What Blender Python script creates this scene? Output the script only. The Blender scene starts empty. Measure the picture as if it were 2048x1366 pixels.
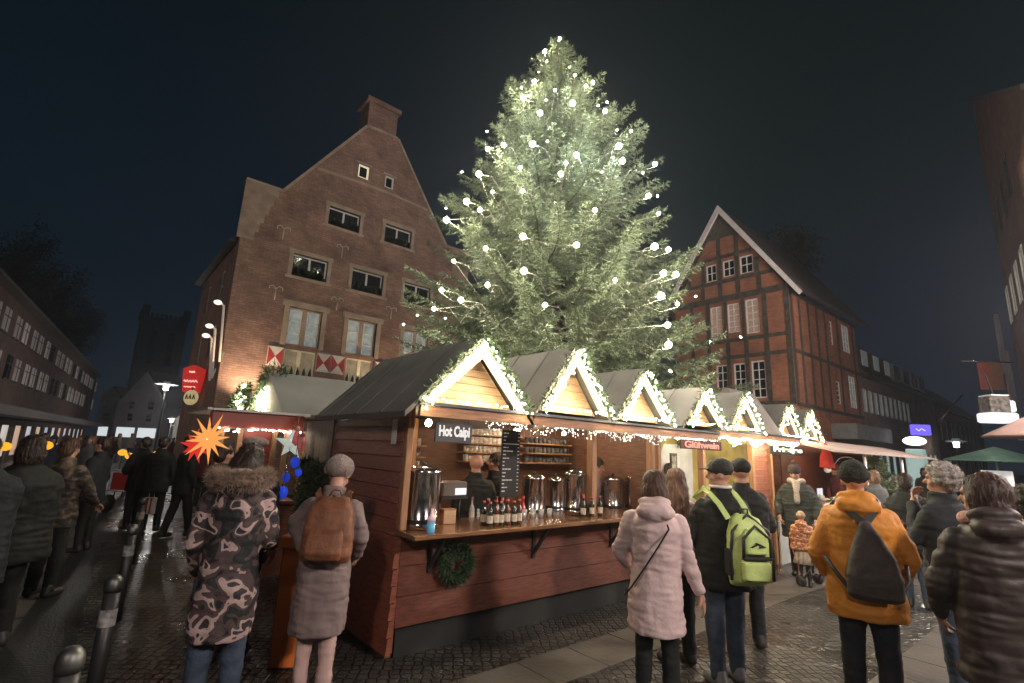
import bpy, math, random
import numpy as np
from mathutils import Vector, Matrix, noise, Euler
R = math.radians
random.seed(7)
S = bpy.context.scene
COL = S.collection

# ---------------------------------------------------------------- camera
# world axes: X runs along the row of stalls, Y away from the camera behind them, Z up (metres)
F = 1004.0; CX = 1024.0; CY = 683.0; EYE = 1.8; AZ = R(50.2)
_up = np.array([197., 4687., -1004.]); _up /= np.linalg.norm(_up)
_f = np.array([0, 0, -1.]); _y = _f - _up * (_f @ _up); _y /= np.linalg.norm(_y); _x = np.cross(_y, _up)
_R0 = np.array([_x, _y, _up])
_rot = np.array([[math.sin(AZ), math.cos(AZ), 0], [-math.cos(AZ), math.sin(AZ), 0], [0, 0, 1]])
CAMR = _rot @ _R0
cd = bpy.data.cameras.new('camera'); cam = bpy.data.objects.new('camera', cd); COL.objects.link(cam)
cd.sensor_width = 36; cd.lens = F / 2048 * 36; cd.clip_end = 600; cd.clip_start = .05
m = Matrix([list(r) for r in CAMR]).to_4x4(); m.translation = (0, 0, EYE); cam.matrix_world = m
S.camera = cam
S.view_settings.view_transform = 'Standard'; S.view_settings.look = 'None'; S.view_settings.exposure = 0; S.view_settings.gamma = 1
S.cycles.use_denoising = True
S.cycles.max_bounces = 6; S.cycles.diffuse_bounces = 3; S.cycles.glossy_bounces = 3; S.cycles.transmission_bounces = 4
S.cycles.sample_clamp_indirect = 4; S.cycles.caustics_reflective = False; S.cycles.caustics_refractive = False
FW = Vector((math.cos(AZ), math.sin(AZ), 0)); RT = Vector((math.sin(AZ), -math.cos(AZ), 0))
YAW0 = -(math.pi / 2 - AZ)          # facing away from the camera

def ray(px, py): return Vector(CAMR @ np.array([(px - CX) / F, (CY - py) / F, -1.]))
def PD(px, py, D):
    d = ray(px, py); return Vector((0, 0, EYE)) + d * (D / d.dot(FW))
def PV(px, py, v):
    d = ray(px, py); return Vector((0, 0, EYE)) + d * (v / d.y)
def PU(px, py, u):
    d = ray(px, py); return Vector((0, 0, EYE)) + d * (u / d.x)
def PZ(px, py, z):
    d = ray(px, py); return Vector((0, 0, EYE)) + d * ((z - EYE) / d.z)

# ---------------------------------------------------------------- night sky
W = bpy.data.worlds.new('World'); S.world = W; W.use_nodes = True
nt = W.node_tree; nt.nodes.clear()
o_ = nt.nodes.new('ShaderNodeOutputWorld'); bg = nt.nodes.new('ShaderNodeBackground')
tc = nt.nodes.new('ShaderNodeTexCoord'); sep = nt.nodes.new('ShaderNodeSeparateXYZ')
nt.links.new(tc.outputs['Generated'], sep.inputs[0])
cr = nt.nodes.new('ShaderNodeValToRGB'); cr.color_ramp.elements[0].position = 0; cr.color_ramp.elements[0].color = (.0062, .0125, .019, 1)
cr.color_ramp.elements[1].position = .75; cr.color_ramp.elements[1].color = (.0010, .0048, .0066, 1)
e = cr.color_ramp.elements.new(.3); e.color = (.0030, .0088, .0145, 1)
nt.links.new(sep.outputs['Z'], cr.inputs[0])
nz = nt.nodes.new('ShaderNodeTexNoise'); nz.inputs['Scale'].default_value = 1.6; nz.inputs['Detail'].default_value = 3
nt.links.new(tc.outputs['Generated'], nz.inputs['Vector'])
cr2 = nt.nodes.new('ShaderNodeValToRGB'); cr2.color_ramp.elements[0].position = .35; cr2.color_ramp.elements[0].color = (.4, .95, .7, 1)
cr2.color_ramp.elements[1].position = .62; cr2.color_ramp.elements[1].color = (1.15, 1.0, 1.15, 1)
nt.links.new(nz.outputs['Fac'], cr2.inputs[0])
mx = nt.nodes.new('ShaderNodeMix'); mx.data_type = 'RGBA'; mx.blend_type = 'MULTIPLY'; mx.inputs[0].default_value = 1
nt.links.new(cr.outputs[0], mx.inputs[6]); nt.links.new(cr2.outputs[0], mx.inputs[7])
nt.links.new(mx.outputs[2], bg.inputs[0]); bg.inputs[1].default_value = 1.0
nt.links.new(bg.outputs[0], o_.inputs[0])

# ---------------------------------------------------------------- materials
MATS = {}
def mat(name, col=(.5, .5, .5), rough=.6, metal=0., var=.15, vs=4., bump=.0, bs=30., emit=None, es=0., alpha=1, trans=0., spec=.5, stretch=(1, 1, 1), sheen=0., coat=0.):
    if name in MATS: return MATS[name]
    m = bpy.data.materials.new(name); m.use_nodes = True; t = m.node_tree; b = t.nodes['Principled BSDF']
    b.inputs['Roughness'].default_value = rough; b.inputs['Metallic'].default_value = metal
    b.inputs['Specular IOR Level'].default_value = spec; b.inputs['Coat Weight'].default_value = coat
    if sheen: b.inputs['Sheen Weight'].default_value = sheen
    if trans: b.inputs['Transmission Weight'].default_value = trans
    c = t.nodes.new('ShaderNodeTexCoord'); mp = t.nodes.new('ShaderNodeMapping'); mp.inputs['Scale'].default_value = stretch
    t.links.new(c.outputs['Object'], mp.inputs[0])
    if var > 0:
        n = t.nodes.new('ShaderNodeTexNoise'); n.inputs['Scale'].default_value = vs; n.inputs['Detail'].default_value = 5
        t.links.new(mp.outputs[0], n.inputs['Vector'])
        r = t.nodes.new('ShaderNodeValToRGB'); r.color_ramp.elements[0].position = .3; r.color_ramp.elements[1].position = .7
        r.color_ramp.elements[0].color = tuple(max(0, x * (1 - var)) for x in col) + (1,)
        r.color_ramp.elements[1].color = tuple(min(1, x * (1 + var)) for x in col) + (1,)
        t.links.new(n.outputs['Fac'], r.inputs[0]); t.links.new(r.outputs[0], b.inputs['Base Color'])
    else: b.inputs['Base Color'].default_value = tuple(col) + (1,)
    if bump:
        n2 = t.nodes.new('ShaderNodeTexNoise'); n2.inputs['Scale'].default_value = bs; n2.inputs['Detail'].default_value = 4
        t.links.new(mp.outputs[0], n2.inputs['Vector'])
        bp = t.nodes.new('ShaderNodeBump'); bp.inputs['Strength'].default_value = bump; bp.inputs['Distance'].default_value = .02
        t.links.new(n2.outputs['Fac'], bp.inputs['Height']); t.links.new(bp.outputs[0], b.inputs['Normal'])
    if emit:
        b.inputs['Emission Color'].default_value = tuple(emit) + (1,); b.inputs['Emission Strength'].default_value = es
    MATS[name] = m; return m
def emat(name, col, s):
    if name in MATS: return MATS[name]
    m = bpy.data.materials.new(name); m.use_nodes = True; t = m.node_tree; t.nodes.clear()
    o = t.nodes.new('ShaderNodeOutputMaterial'); e = t.nodes.new('ShaderNodeEmission'); e.inputs[0].default_value = tuple(col) + (1,); e.inputs[1].default_value = s
    t.links.new(e.outputs[0], o.inputs[0]); MATS[name] = m; return m
def brickmat(name, c1, c2, mortar, bw=.25, bh=.075, ms=.01, bump=.4, rough=.85):
    m = bpy.data.materials.new(name); m.use_nodes = True; t = m.node_tree; b = t.nodes['Principled BSDF']; b.inputs['Roughness'].default_value = rough
    c = t.nodes.new('ShaderNodeTexCoord'); s = t.nodes.new('ShaderNodeSeparateXYZ'); t.links.new(c.outputs['Object'], s.inputs[0])
    a = t.nodes.new('ShaderNodeMath'); a.operation = 'ADD'; t.links.new(s.outputs[0], a.inputs[0]); t.links.new(s.outputs[1], a.inputs[1])
    k = t.nodes.new('ShaderNodeCombineXYZ'); t.links.new(a.outputs[0], k.inputs[0]); t.links.new(s.outputs[2], k.inputs[1])
    br = t.nodes.new('ShaderNodeTexBrick'); br.inputs['Scale'].default_value = 1; br.inputs['Brick Width'].default_value = bw; br.inputs['Row Height'].default_value = bh
    br.inputs['Mortar Size'].default_value = ms; br.inputs['Color1'].default_value = (*c1, 1); br.inputs['Color2'].default_value = (*c2, 1); br.inputs['Mortar'].default_value = (*mortar, 1)
    t.links.new(k.outputs[0], br.inputs['Vector'])
    n = t.nodes.new('ShaderNodeTexNoise'); n.inputs['Scale'].default_value = 1.3; n.inputs['Detail'].default_value = 8; n.inputs['Roughness'].default_value = .7
    t.links.new(c.outputs['Object'], n.inputs['Vector'])
    r = t.nodes.new('ShaderNodeValToRGB'); r.color_ramp.elements[0].position = .3; r.color_ramp.elements[0].color = (.55, .55, .58, 1); r.color_ramp.elements[1].position = .7; r.color_ramp.elements[1].color = (1.25, 1.2, 1.15, 1)
    t.links.new(n.outputs['Fac'], r.inputs[0])
    x = t.nodes.new('ShaderNodeMix'); x.data_type = 'RGBA'; x.blend_type = 'MULTIPLY'; x.inputs[0].default_value = 1
    t.links.new(br.outputs[0], x.inputs[6]); t.links.new(r.outputs[0], x.inputs[7]); t.links.new(x.outputs[2], b.inputs['Base Color'])
    bp = t.nodes.new('ShaderNodeBump'); bp.inputs['Strength'].default_value = bump; bp.inputs['Distance'].default_value = .02; bp.invert = True
    t.links.new(br.outputs['Fac'], bp.inputs['Height']); t.links.new(bp.outputs[0], b.inputs['Normal'])
    MATS[name] = m; return m
def camomat(name, cols, scale=5.5, pos=(.44, .56)):
    m = bpy.data.materials.new(name); m.use_nodes = True; t = m.node_tree; b = t.nodes['Principled BSDF']; b.inputs['Roughness'].default_value = .75
    c = t.nodes.new('ShaderNodeTexCoord'); mp = t.nodes.new('ShaderNodeMapping'); mp.inputs['Scale'].default_value = (1, 1, 1.25); t.links.new(c.outputs['Object'], mp.inputs[0])
    n = t.nodes.new('ShaderNodeTexNoise'); n.inputs['Scale'].default_value = scale; n.inputs['Detail'].default_value = 1.5; n.inputs['Roughness'].default_value = .45; n.inputs['Distortion'].default_value = .9
    t.links.new(mp.outputs[0], n.inputs['Vector'])
    r = t.nodes.new('ShaderNodeValToRGB'); r.color_ramp.interpolation = 'CONSTANT'; r.color_ramp.elements[0].position = 0; r.color_ramp.elements[0].color = (*cols[0], 1)
    r.color_ramp.elements[1].position = pos[0]; r.color_ramp.elements[1].color = (*cols[1], 1)
    e = r.color_ramp.elements.new(pos[1]); e.color = (*cols[2], 1)
    if len(cols) > 3: e = r.color_ramp.elements.new(pos[2]); e.color = (*cols[3], 1)
    t.links.new(n.outputs['Fac'], r.inputs[0]); t.links.new(r.outputs[0], b.inputs['Base Color'])
    n2 = t.nodes.new('ShaderNodeTexNoise'); n2.inputs['Scale'].default_value = 9; n2.inputs['Detail'].default_value = 5; t.links.new(c.outputs['Object'], n2.inputs['Vector'])
    bp = t.nodes.new('ShaderNodeBump'); bp.inputs['Strength'].default_value = .5; bp.inputs['Distance'].default_value = .05
    t.links.new(n2.outputs['Fac'], bp.inputs['Height']); t.links.new(bp.outputs[0], b.inputs['Normal'])
    MATS[name] = m; return m
def woodmat(name, col, rough=.5, stretch=(1, 1, 14), var=.3, coat=0., vs=3.):
    return mat(name, col, rough, var=var, vs=vs, bump=.25, bs=9, stretch=stretch, coat=coat)

# ---------------------------------------------------------------- object helpers
def tag(o, label=None, cat=None, group=None, kind=None):
    if label: o['label'] = label
    if cat: o['category'] = cat
    if group: o['group'] = group
    if kind: o['kind'] = kind
    return o
def empty(name, loc, label, cat, group=None, rz=0., scale=1.):
    o = bpy.data.objects.new(name, None); COL.objects.link(o); o.location = loc; o.rotation_euler = (0, 0, rz); o.scale = (scale,) * 3
    o.empty_display_size = .1
    return tag(o, label, cat, group)
def mkobj(name, me, mt=None, parent=None, loc=None, rz=None):
    o = bpy.data.objects.new(name, me); COL.objects.link(o)
    if mt is not None: me.materials.clear(); me.materials.append(mt)
    if parent is not None: o.parent = parent
    if loc is not None: o.location = loc
    if rz is not None: o.rotation_euler = (0, 0, rz)
    return o
def copy_tree(o, parent=None):
    c = o.copy(); COL.objects.link(c)
    if parent is not None: c.parent = parent
    for ch in [x for x in bpy.data.objects if x.parent == o]: copy_tree(ch, c)
    return c
def frame_(axis):
    z = Vector(axis).normalized(); a = Vector((0, 0, 1)) if abs(z.z) < .9 else Vector((1, 0, 0))
    x = a.cross(z).normalized(); y = z.cross(x); return x, y, z
class MB:
    def __init__(s): s.v = []; s.f = []; s.sm = []; s.T = None
    def add(s, vs, fs, smooth=False):
        n = len(s.v); vs = [Vector(p) for p in vs]
        if s.T is not None: vs = [s.T @ p for p in vs]
        s.v += vs; s.f += [tuple(i + n for i in f) for f in fs]; s.sm += [smooth] * len(fs); return s
    def box(s, x0, x1, y0, y1, z0, z1):
        if x0 > x1: x0, x1 = x1, x0
        if y0 > y1: y0, y1 = y1, y0
        if z0 > z1: z0, z1 = z1, z0
        return s.add([(x0, y0, z0), (x1, y0, z0), (x1, y1, z0), (x0, y1, z0), (x0, y0, z1), (x1, y0, z1), (x1, y1, z1), (x0, y1, z1)],
                     [(3, 2, 1, 0), (4, 5, 6, 7), (0, 1, 5, 4), (1, 2, 6, 5), (2, 3, 7, 6), (3, 0, 4, 7)])
    def cbox(s, x0, x1, y0, y1, z0, z1, c=.01):   # chamfered box
        if x0 > x1: x0, x1 = x1, x0
        if y0 > y1: y0, y1 = y1, y0
        pts = [(x0 + c, y0), (x1 - c, y0), (x1, y0 + c), (x1, y1 - c), (x1 - c, y1), (x0 + c, y1), (x0, y1 - c), (x0, y0 + c)]
        cx, cy = (x0 + x1) / 2, (y0 + y1) / 2
        def ins(p, k): return (p[0] + (k if p[0] < cx else -k), p[1] + (k if p[1] < cy else -k))
        rings = [[ins(p, c) + (z0,) for p in pts], [p + (z0 + c,) for p in pts], [p + (z1 - c,) for p in pts], [ins(p, c) + (z1,) for p in pts]]
        return s.rings(rings, smooth=False)
    def rings(s, rings, cap=True, smooth=True, closed=True):
        n = len(rings[0]); vs = [p for r in rings for p in r]; fs = []
        for i in range(len(rings) - 1):
            for j in range(n if closed else n - 1):
                k = (j + 1) % n; fs.append((i * n + j, i * n + k, (i + 1) * n + k, (i + 1) * n + j))
        if cap: fs.append(tuple(range(n))[::-1]); fs.append(tuple((len(rings) - 1) * n + j for j in range(n)))
        return s.add(vs, fs, smooth)
    def tube(s, pts, rad, n=8, cap=True, smooth=True):
        pts = [Vector(p) for p in pts]
        if not isinstance(rad, (list, tuple)): rad = [rad] * len(pts)
        x = None; rs = []
        for i, p in enumerate(pts):
            d = (pts[min(i + 1, len(pts) - 1)] - pts[max(i - 1, 0)])
            if d.length < 1e-9: d = Vector((0, 0, 1))
            d.normalize()
            if x is None: x, y, _ = frame_(d)
            else:
                x = (x - d * x.dot(d)); x.normalize(); y = d.cross(x)
            rs.append([p + (x * math.cos(2 * math.pi * j / n) + y * math.sin(2 * math.pi * j / n)) * rad[i] for j in range(n)])
        return s.rings(rs, cap, smooth)
    def capsule(s, p0, p1, r0, r1, n=10):
        p0 = Vector(p0); p1 = Vector(p1); d = (p1 - p0).normalized()
        pts = []; rr = []
        for a in (80, 50, 20): pts.append(p0 - d * r0 * math.sin(R(a))); rr.append(r0 * math.cos(R(a)))
        pts.append(p0); rr.append(r0); pts.append(p1); rr.append(r1)
        for a in (20, 50, 80): pts.append(p1 + d * r1 * math.sin(R(a))); rr.append(r1 * math.cos(R(a)))
        return s.tube(pts, rr, n)
    def chain(s, pts, rad, n=10):
        for i in range(len(pts) - 1): s.capsule(pts[i], pts[i + 1], rad[i], rad[i + 1], n)
        return s
    def lathe(s, prof, c=(0, 0, 0), n=16, smooth=True, cap=True):
        return s.rings([[(c[0] + r * math.cos(2 * math.pi * j / n), c[1] + r * math.sin(2 * math.pi * j / n), c[2] + z) for j in range(n)] for r, z in prof], cap, smooth)
    def loft(s, secs, n=18, p=2.3):   # secs (cx, cy, z, rx, ry)
        rs = []
        for cx, cy, z, rx, ry in secs:
            r = []
            for j in range(n):
                a = 2 * math.pi * j / n; c, q = math.cos(a), math.sin(a)
                r.append((cx + rx * math.copysign(abs(c) ** (2 / p), c), cy + ry * math.copysign(abs(q) ** (2 / p), q), z))
            rs.append(r)
        return s.rings(rs)
    def ell(s, c, r, n=12, m=8, rot=None):
        c = Vector(c); vs = []; fs = []
        M = Euler(rot).to_matrix() if rot else None
        for i in range(1, m):
            t = math.pi * i / m
            for j in range(n):
                a = 2 * math.pi * j / n
                q = Vector((r[0] * math.sin(t) * math.cos(a), r[1] * math.sin(t) * math.sin(a), -r[2] * math.cos(t)))
                vs.append(c + (M @ q if M else q))
        q0 = Vector((0, 0, -r[2])); q1 = Vector((0, 0, r[2]))
        vs.append(c + (M @ q0 if M else q0)); vs.append(c + (M @ q1 if M else q1)); b = len(vs) - 2
        for i in range(m - 2):
            for j in range(n):
                k = (j + 1) % n; fs.append((i * n + j, i * n + k, (i + 1) * n + k, (i + 1) * n + j))
        for j in range(n):
            k = (j + 1) % n; fs.append((b, k, j)); fs.append((b + 1, (m - 2) * n + j, (m - 2) * n + k))
        return s.add(vs, fs, True)
    def octa(s, c, r):
        x, y, z = c; return s.add([(x + r, y, z), (x - r, y, z), (x, y + r, z), (x, y - r, z), (x, y, z + r), (x, y, z - r)],
                                  [(0, 2, 4), (2, 1, 4), (1, 3, 4), (3, 0, 4), (2, 0, 5), (1, 2, 5), (3, 1, 5), (0, 3, 5)])
    def prism(s, poly, a, b, axis='y'):   # poly in the plane across axis, extruded a..b
        n = len(poly)
        def q(p, t): return {'y': (p[0], t, p[1]), 'x': (t, p[0], p[1]), 'z': (p[0], p[1], t)}[axis]
        vs = [q(p, a) for p in poly] + [q(p, b) for p in poly]
        return s.add(vs, [tuple(range(n)), tuple(range(n, 2 * n))[::-1]] + [(i, i + n, (i + 1) % n + n, (i + 1) % n) for i in range(n)])
    def beam(s, p, q, w, d, up=(0, 0, 1)):   # bar of width w (across) and depth d from p to q
        p = Vector(p); q = Vector(q); z = (q - p).normalized(); x = z.cross(Vector(up))
        if x.length < 1e-4: x = Vector((1, 0, 0))
        x.normalize(); y = z.cross(x)
        rs = [[c + x * (a * w / 2) + y * (b * d / 2) for a, b in ((-1, -1), (1, -1), (1, 1), (-1, 1))] for c in (p, q)]
        return s.rings(rs, True, False)
    def mesh(s, name):
        me = bpy.data.meshes.new(name); me.from_pydata([tuple(p) for p in s.v], [], s.f)
        me.polygons.foreach_set('use_smooth', s.sm); me.update(); return me
    def build(s, name, mt, parent=None, fix=True, **k):
        me = s.mesh(name)
        if fix:
            import bmesh
            b = bmesh.new(); b.from_mesh(me); bmesh.ops.recalc_face_normals(b, faces=b.faces); b.to_mesh(me); b.free()
        return mkobj(name, me, mt, parent, **k)
def blob(mb, voxel, name, mt, parent=None, smooth=3, disp=None, warp=None, **k):
    """union of closed shapes, remeshed to one continuous surface"""
    if warp:
        mb.v = [warp(p) for p in mb.v]
    me = mb.mesh('tmp'); o = bpy.data.objects.new('tmp', me); COL.objects.link(o)
    r = o.modifiers.new('r', 'REMESH'); r.mode = 'VOXEL'; r.voxel_size = voxel; r.use_smooth_shade = True
    if smooth:
        q = o.modifiers.new('s', 'SMOOTH'); q.factor = .5; q.iterations = smooth
    dg = bpy.context.evaluated_depsgraph_get(); out = bpy.data.meshes.new_from_object(o.evaluated_get(dg))
    bpy.data.objects.remove(o); bpy.data.meshes.remove(me); out.name = name
    if disp:
        n = len(out.vertices); co = np.empty(n * 3); out.vertices.foreach_get('co', co); no = np.empty(n * 3); out.vertex_normals.foreach_get('vector', no)
        co = co.reshape(-1, 3); no = no.reshape(-1, 3)
        d = np.array([disp(Vector(c), Vector(q)) for c, q in zip(co, no)]); co += no * d[:, None]
        out.vertices.foreach_set('co', co.ravel())
    out.polygons.foreach_set('use_smooth', [True] * len(out.polygons)); out.update()
    return mkobj(name, out, mt, parent, **k)
def textmesh(txt, size, ext=.004, bold=.0, align='LEFT'):
    c = bpy.data.curves.new('t', 'FONT'); c.body = txt; c.size = size; c.extrude = ext; c.offset = bold; c.align_x = align; c.resolution_u = 4
    o = bpy.data.objects.new('t', c); COL.objects.link(o); dg = bpy.context.evaluated_depsgraph_get()
    me = bpy.data.meshes.new_from_object(o.evaluated_get(dg)); bpy.data.objects.remove(o); bpy.data.curves.remove(c); return me
def panel(poly, holes, thick, fmap, name, mt, parent):
    """flat wall with real openings: outline and holes in (a, b), thickness c -> fmap(a, b, c)"""
    c = bpy.data.curves.new('p', 'CURVE'); c.dimensions = '2D'; c.fill_mode = 'BOTH'; c.extrude = thick / 2
    for pl in [poly] + holes:
        sp = c.splines.new('POLY'); sp.points.add(len(pl) - 1); sp.use_cyclic_u = True
        for i, q in enumerate(pl): sp.points[i].co = (q[0], q[1], 0, 1)
    o = bpy.data.objects.new('p', c); COL.objects.link(o); dg = bpy.context.evaluated_depsgraph_get()
    me = bpy.data.meshes.new_from_object(o.evaluated_get(dg)); bpy.data.objects.remove(o); bpy.data.curves.remove(c)
    for v in me.vertices: v.co = fmap(v.co.x, v.co.y, v.co.z + thick / 2)
    import bmesh
    b = bmesh.new(); b.from_mesh(me); bmesh.ops.remove_doubles(b, verts=b.verts, dist=1e-5); bmesh.ops.recalc_face_normals(b, faces=b.faces); b.to_mesh(me); b.free()
    me.name = name; return mkobj(name, me, mt, parent)
def rect(a0, a1, b0, b1): return [(a0, b0), (a1, b0), (a1, b1), (a0, b1)]
class FB(MB):   # boxes in facade coordinates
    def __init__(s, fmap): super().__init__(); s.m = fmap
    def fb(s, a0, a1, b0, b1, c0, c1):
        k = [(a0, b0, c0), (a1, b0, c0), (a1, b1, c0), (a0, b1, c0), (a0, b0, c1), (a1, b0, c1), (a1, b1, c1), (a0, b1, c1)]
        return s.add([s.m(*q) for q in k], [(3, 2, 1, 0), (4, 5, 6, 7), (0, 1, 5, 4), (1, 2, 6, 5), (2, 3, 7, 6), (3, 0, 4, 7)])
    def fpoly(s, poly, c0, c1):
        n = len(poly); return s.add([s.m(a, b, c0) for a, b in poly] + [s.m(a, b, c1) for a, b in poly],
            [tuple(range(n)), tuple(range(n, 2 * n))[::-1]] + [(i, i + n, (i + 1) % n + n, (i + 1) % n) for i in range(n)])
def window(parent, fmap, a0, a1, b0, b1, nx, ny, frame_m, pane_m, depth=.1, fw=.06, mw=.03, label=None, pane_label=None):
    """frame with glazing bars and its pane, set back in the opening"""
    f = FB(fmap); d0, d1 = depth, depth + .06
    f.fb(a0, a0 + fw, b0, b1, d0, d1); f.fb(a1 - fw, a1, b0, b1, d0, d1)
    f.fb(a0 + fw, a1 - fw, b0, b0 + fw, d0, d1); f.fb(a0 + fw, a1 - fw, b1 - fw, b1, d0, d1)
    for i in range(1, nx):
        x = a0 + (a1 - a0) * i / nx; f.fb(x - mw / 2, x + mw / 2, b0 + fw, b1 - fw, d0 + .004, d1 - .004)
    for j in range(1, ny):
        z = b0 + (b1 - b0) * j / ny; f.fb(a0 + fw, a1 - fw, z - mw / 2, z + mw / 2, d0 + .007, d1 - .007)
    w = f.build('window', frame_m, parent)
    if label: w['label'] = label
    p = FB(fmap); p.fb(a0 + .01, a1 - .01, b0 + .01, b1 - .01, d0 + .03, d0 + .04); pp = p.build('pane', pane_m, w)
    if pane_label: pp['label'] = pane_label
    return w
def struct(o): o['kind'] = 'structure'; return o
# ---------------------------------------------------------------- palette
M_BRICK = brickmat('brown_brick', (.30, .17, .138), (.40, .245, .20), (.22, .17, .14))
M_REDB = brickmat('red_brick', (.36, .115, .06), (.47, .175, .09), (.30, .17, .12), ms=.012)
M_DARKB = brickmat('dark_brick', (.11, .055, .035), (.15, .075, .05), (.10, .08, .07))
M_STONE = mat('sandstone', (.42, .33, .26), .85, var=.2, vs=2.5, bump=.3)
M_PLASTER = mat('grey_plaster', (.30, .27, .24), .9, var=.2, vs=1.2, bump=.15)
M_WPLASTER = mat('white_plaster', (.5, .47, .48), .9, var=.15, vs=.8, bump=.15)
M_WHITE = mat('white_paint', (.78, .76, .74), .5, var=.08, vs=6)
M_BARGE = mat('barge_paint', (.8, .74, .72), .6, var=.1, vs=4)
M_TIMBER = mat('dark_timber', (.075, .062, .05), .8, var=.4, vs=5, bump=.4)
M_GLASS = mat('window_glass', (.015, .02, .02), .06, var=0, spec=1.0)
M_GLASSREFL = mat('painted_brick_reflection_glass', (.12, .09, .08), .08, var=0, spec=.9, emit=(1, .62, .42), es=.2)  # warm glow put into the panes for brick reflected from opposite
M_CURT = mat('pale_curtain_glass', (.45, .45, .42), .25, var=.2, vs=3, emit=(.85, 1, .9), es=.05)
M_PANEGLOW = mat('painted_glow_pane', (.5, .45, .42), .25, var=.25, vs=1, emit=(1, .85, .78), es=.06)  # added pane glow stands in for light on pale frames and panels
M_PANEGLOWD = mat('dim_painted_glow_pane', (.3, .28, .27), .3, var=.25, vs=1, emit=(1, .8, .7), es=.05)  # dimmer pane glow, likewise painted in for lit frames
M_TILE = mat('dark_roof_tiles', (.06, .045, .04), .8, var=.35, vs=3, bump=.6, bs=14)
M_RED = mat('shutter_red', (.45, .03, .03), .5, var=.12)
M_SHOPL = emat('shop_light', (1, .93, .86), 1.1)
M_SHOPW = emat('warm_shop_light', (1, .62, .42), .75)
M_METAL = mat('dark_metal', (.05, .05, .05), .45, metal=.6, var=.1)
M_BARK = mat('bark', (.07, .05, .035), .95, var=.4, vs=8, bump=.8, bs=20)
BASES = {}
def bempty(name, loc, *a, **k):   # a thing whose parts are written in world coordinates
    o = empty(name, loc, *a, **k); BASES[o.name] = Matrix.Translation(loc).inverted(); return o
_mk = mkobj
def mkobj(name, me, mt=None, parent=None, loc=None, rz=None):
    o = _mk(name, me, mt, parent, loc, rz)
    if parent is not None and parent.name in BASES: o.matrix_parent_inverse = BASES[parent.name]
    return o

# ---------------------------------------------------------------- ground
def cobble_mat(name, c0, c1, scale, wet=.35, bump=.6, ribbon=False):
    m = bpy.data.materials.new(name); m.use_nodes = True; t = m.node_tree; b = t.nodes['Principled BSDF']
    c = t.nodes.new('ShaderNodeTexCoord'); mp = t.nodes.new('ShaderNodeMapping'); mp.inputs['Rotation'].default_value = (0, 0, .6); t.links.new(c.outputs['Object'], mp.inputs[0])
    v = t.nodes.new('ShaderNodeTexVoronoi'); v.feature = 'DISTANCE_TO_EDGE'; v.inputs['Scale'].default_value = scale; v.inputs['Randomness'].default_value = .4
    v2 = t.nodes.new('ShaderNodeTexVoronoi'); v2.inputs['Scale'].default_value = scale; v2.inputs['Randomness'].default_value = .4
    t.links.new(mp.outputs[0], v.inputs['Vector']); t.links.new(mp.outputs[0], v2.inputs['Vector'])
    r = t.nodes.new('ShaderNodeValToRGB'); r.color_ramp.elements[0].position = .01; r.color_ramp.elements[0].color = (0, 0, 0, 1); r.color_ramp.elements[1].position = .14; r.color_ramp.elements[1].color = (1, 1, 1, 1)
    t.links.new(v.outputs['Distance'], r.inputs[0])
    k = t.nodes.new('ShaderNodeMix'); k.data_type = 'RGBA'; k.inputs[6].default_value = (*c0, 1); k.inputs[7].default_value = (*c1, 1)
    s = t.nodes.new('ShaderNodeSeparateColor'); t.links.new(v2.outputs['Color'], s.inputs[0]); t.links.new(s.outputs[0], k.inputs[0])
    k2 = t.nodes.new('ShaderNodeMix'); k2.data_type = 'RGBA'; k2.inputs[6].default_value = (.012, .012, .01, 1); t.links.new(k.outputs[2], k2.inputs[7]); t.links.new(r.outputs[0], k2.inputs[0])
    t.links.new(k2.outputs[2], b.inputs['Base Color'])
    n = t.nodes.new('ShaderNodeTexNoise'); n.inputs['Scale'].default_value = .8; n.inputs['Detail'].default_value = 5; t.links.new(c.outputs['Object'], n.inputs['Vector'])
    rr = t.nodes.new('ShaderNodeMapRange'); rr.inputs[1].default_value = .35; rr.inputs[2].default_value = .65; rr.inputs[3].default_value = wet - .13; rr.inputs[4].default_value = wet + .25
    t.links.new(n.outputs['Fac'], rr.inputs[0]); t.links.new(rr.outputs[0], b.inputs['Roughness'])
    bp = t.nodes.new('ShaderNodeBump'); bp.inputs['Strength'].default_value = bump; bp.inputs['Distance'].default_value = .015
    n3 = t.nodes.new('ShaderNodeTexNoise'); n3.inputs['Scale'].default_value = scale * 3; t.links.new(mp.outputs[0], n3.inputs['Vector'])
    a = t.nodes.new('ShaderNodeMath'); a.operation = 'MULTIPLY_ADD'; a.inputs[1].default_value = .35; t.links.new(n3.outputs['Fac'], a.inputs[0]); t.links.new(r.outputs[0], a.inputs[2])
    t.links.new(a.outputs[0], bp.inputs['Height']); t.links.new(bp.outputs[0], b.inputs['Normal'])
    MATS[name] = m; return m
M_COB = cobble_mat('wet_cobbles', (.045, .045, .04), (.075, .066, .06), 12, .27, .9)
M_FLAG = mat('wet_flagstone', (.12, .108, .098), .4, var=.25, vs=2, bump=.25, bs=18)
M_ROAD = mat('wet_road', (.022, .024, .022), .4, var=.3, vs=1.5, bump=.4, bs=40)
g = MB(); g.add([(-300, -300, 0), (300, -300, 0), (300, 300, 0), (-300, 300, 0)], [(0, 1, 2, 3)]); struct(g.build('ground', M_COB, fix=False))
def sheet(name, pts, z, mt): g = MB(); g.add([(x, y, z) for x, y in pts], [tuple(range(len(pts)))]); return struct(g.build(name, mt, fix=False))
sheet('road', [(-4.1, -20), (-1.2, -20), (1.4, 26), (4.3, 60), (1.2, 60), (-1.9, 26)], .004, M_ROAD)
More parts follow.
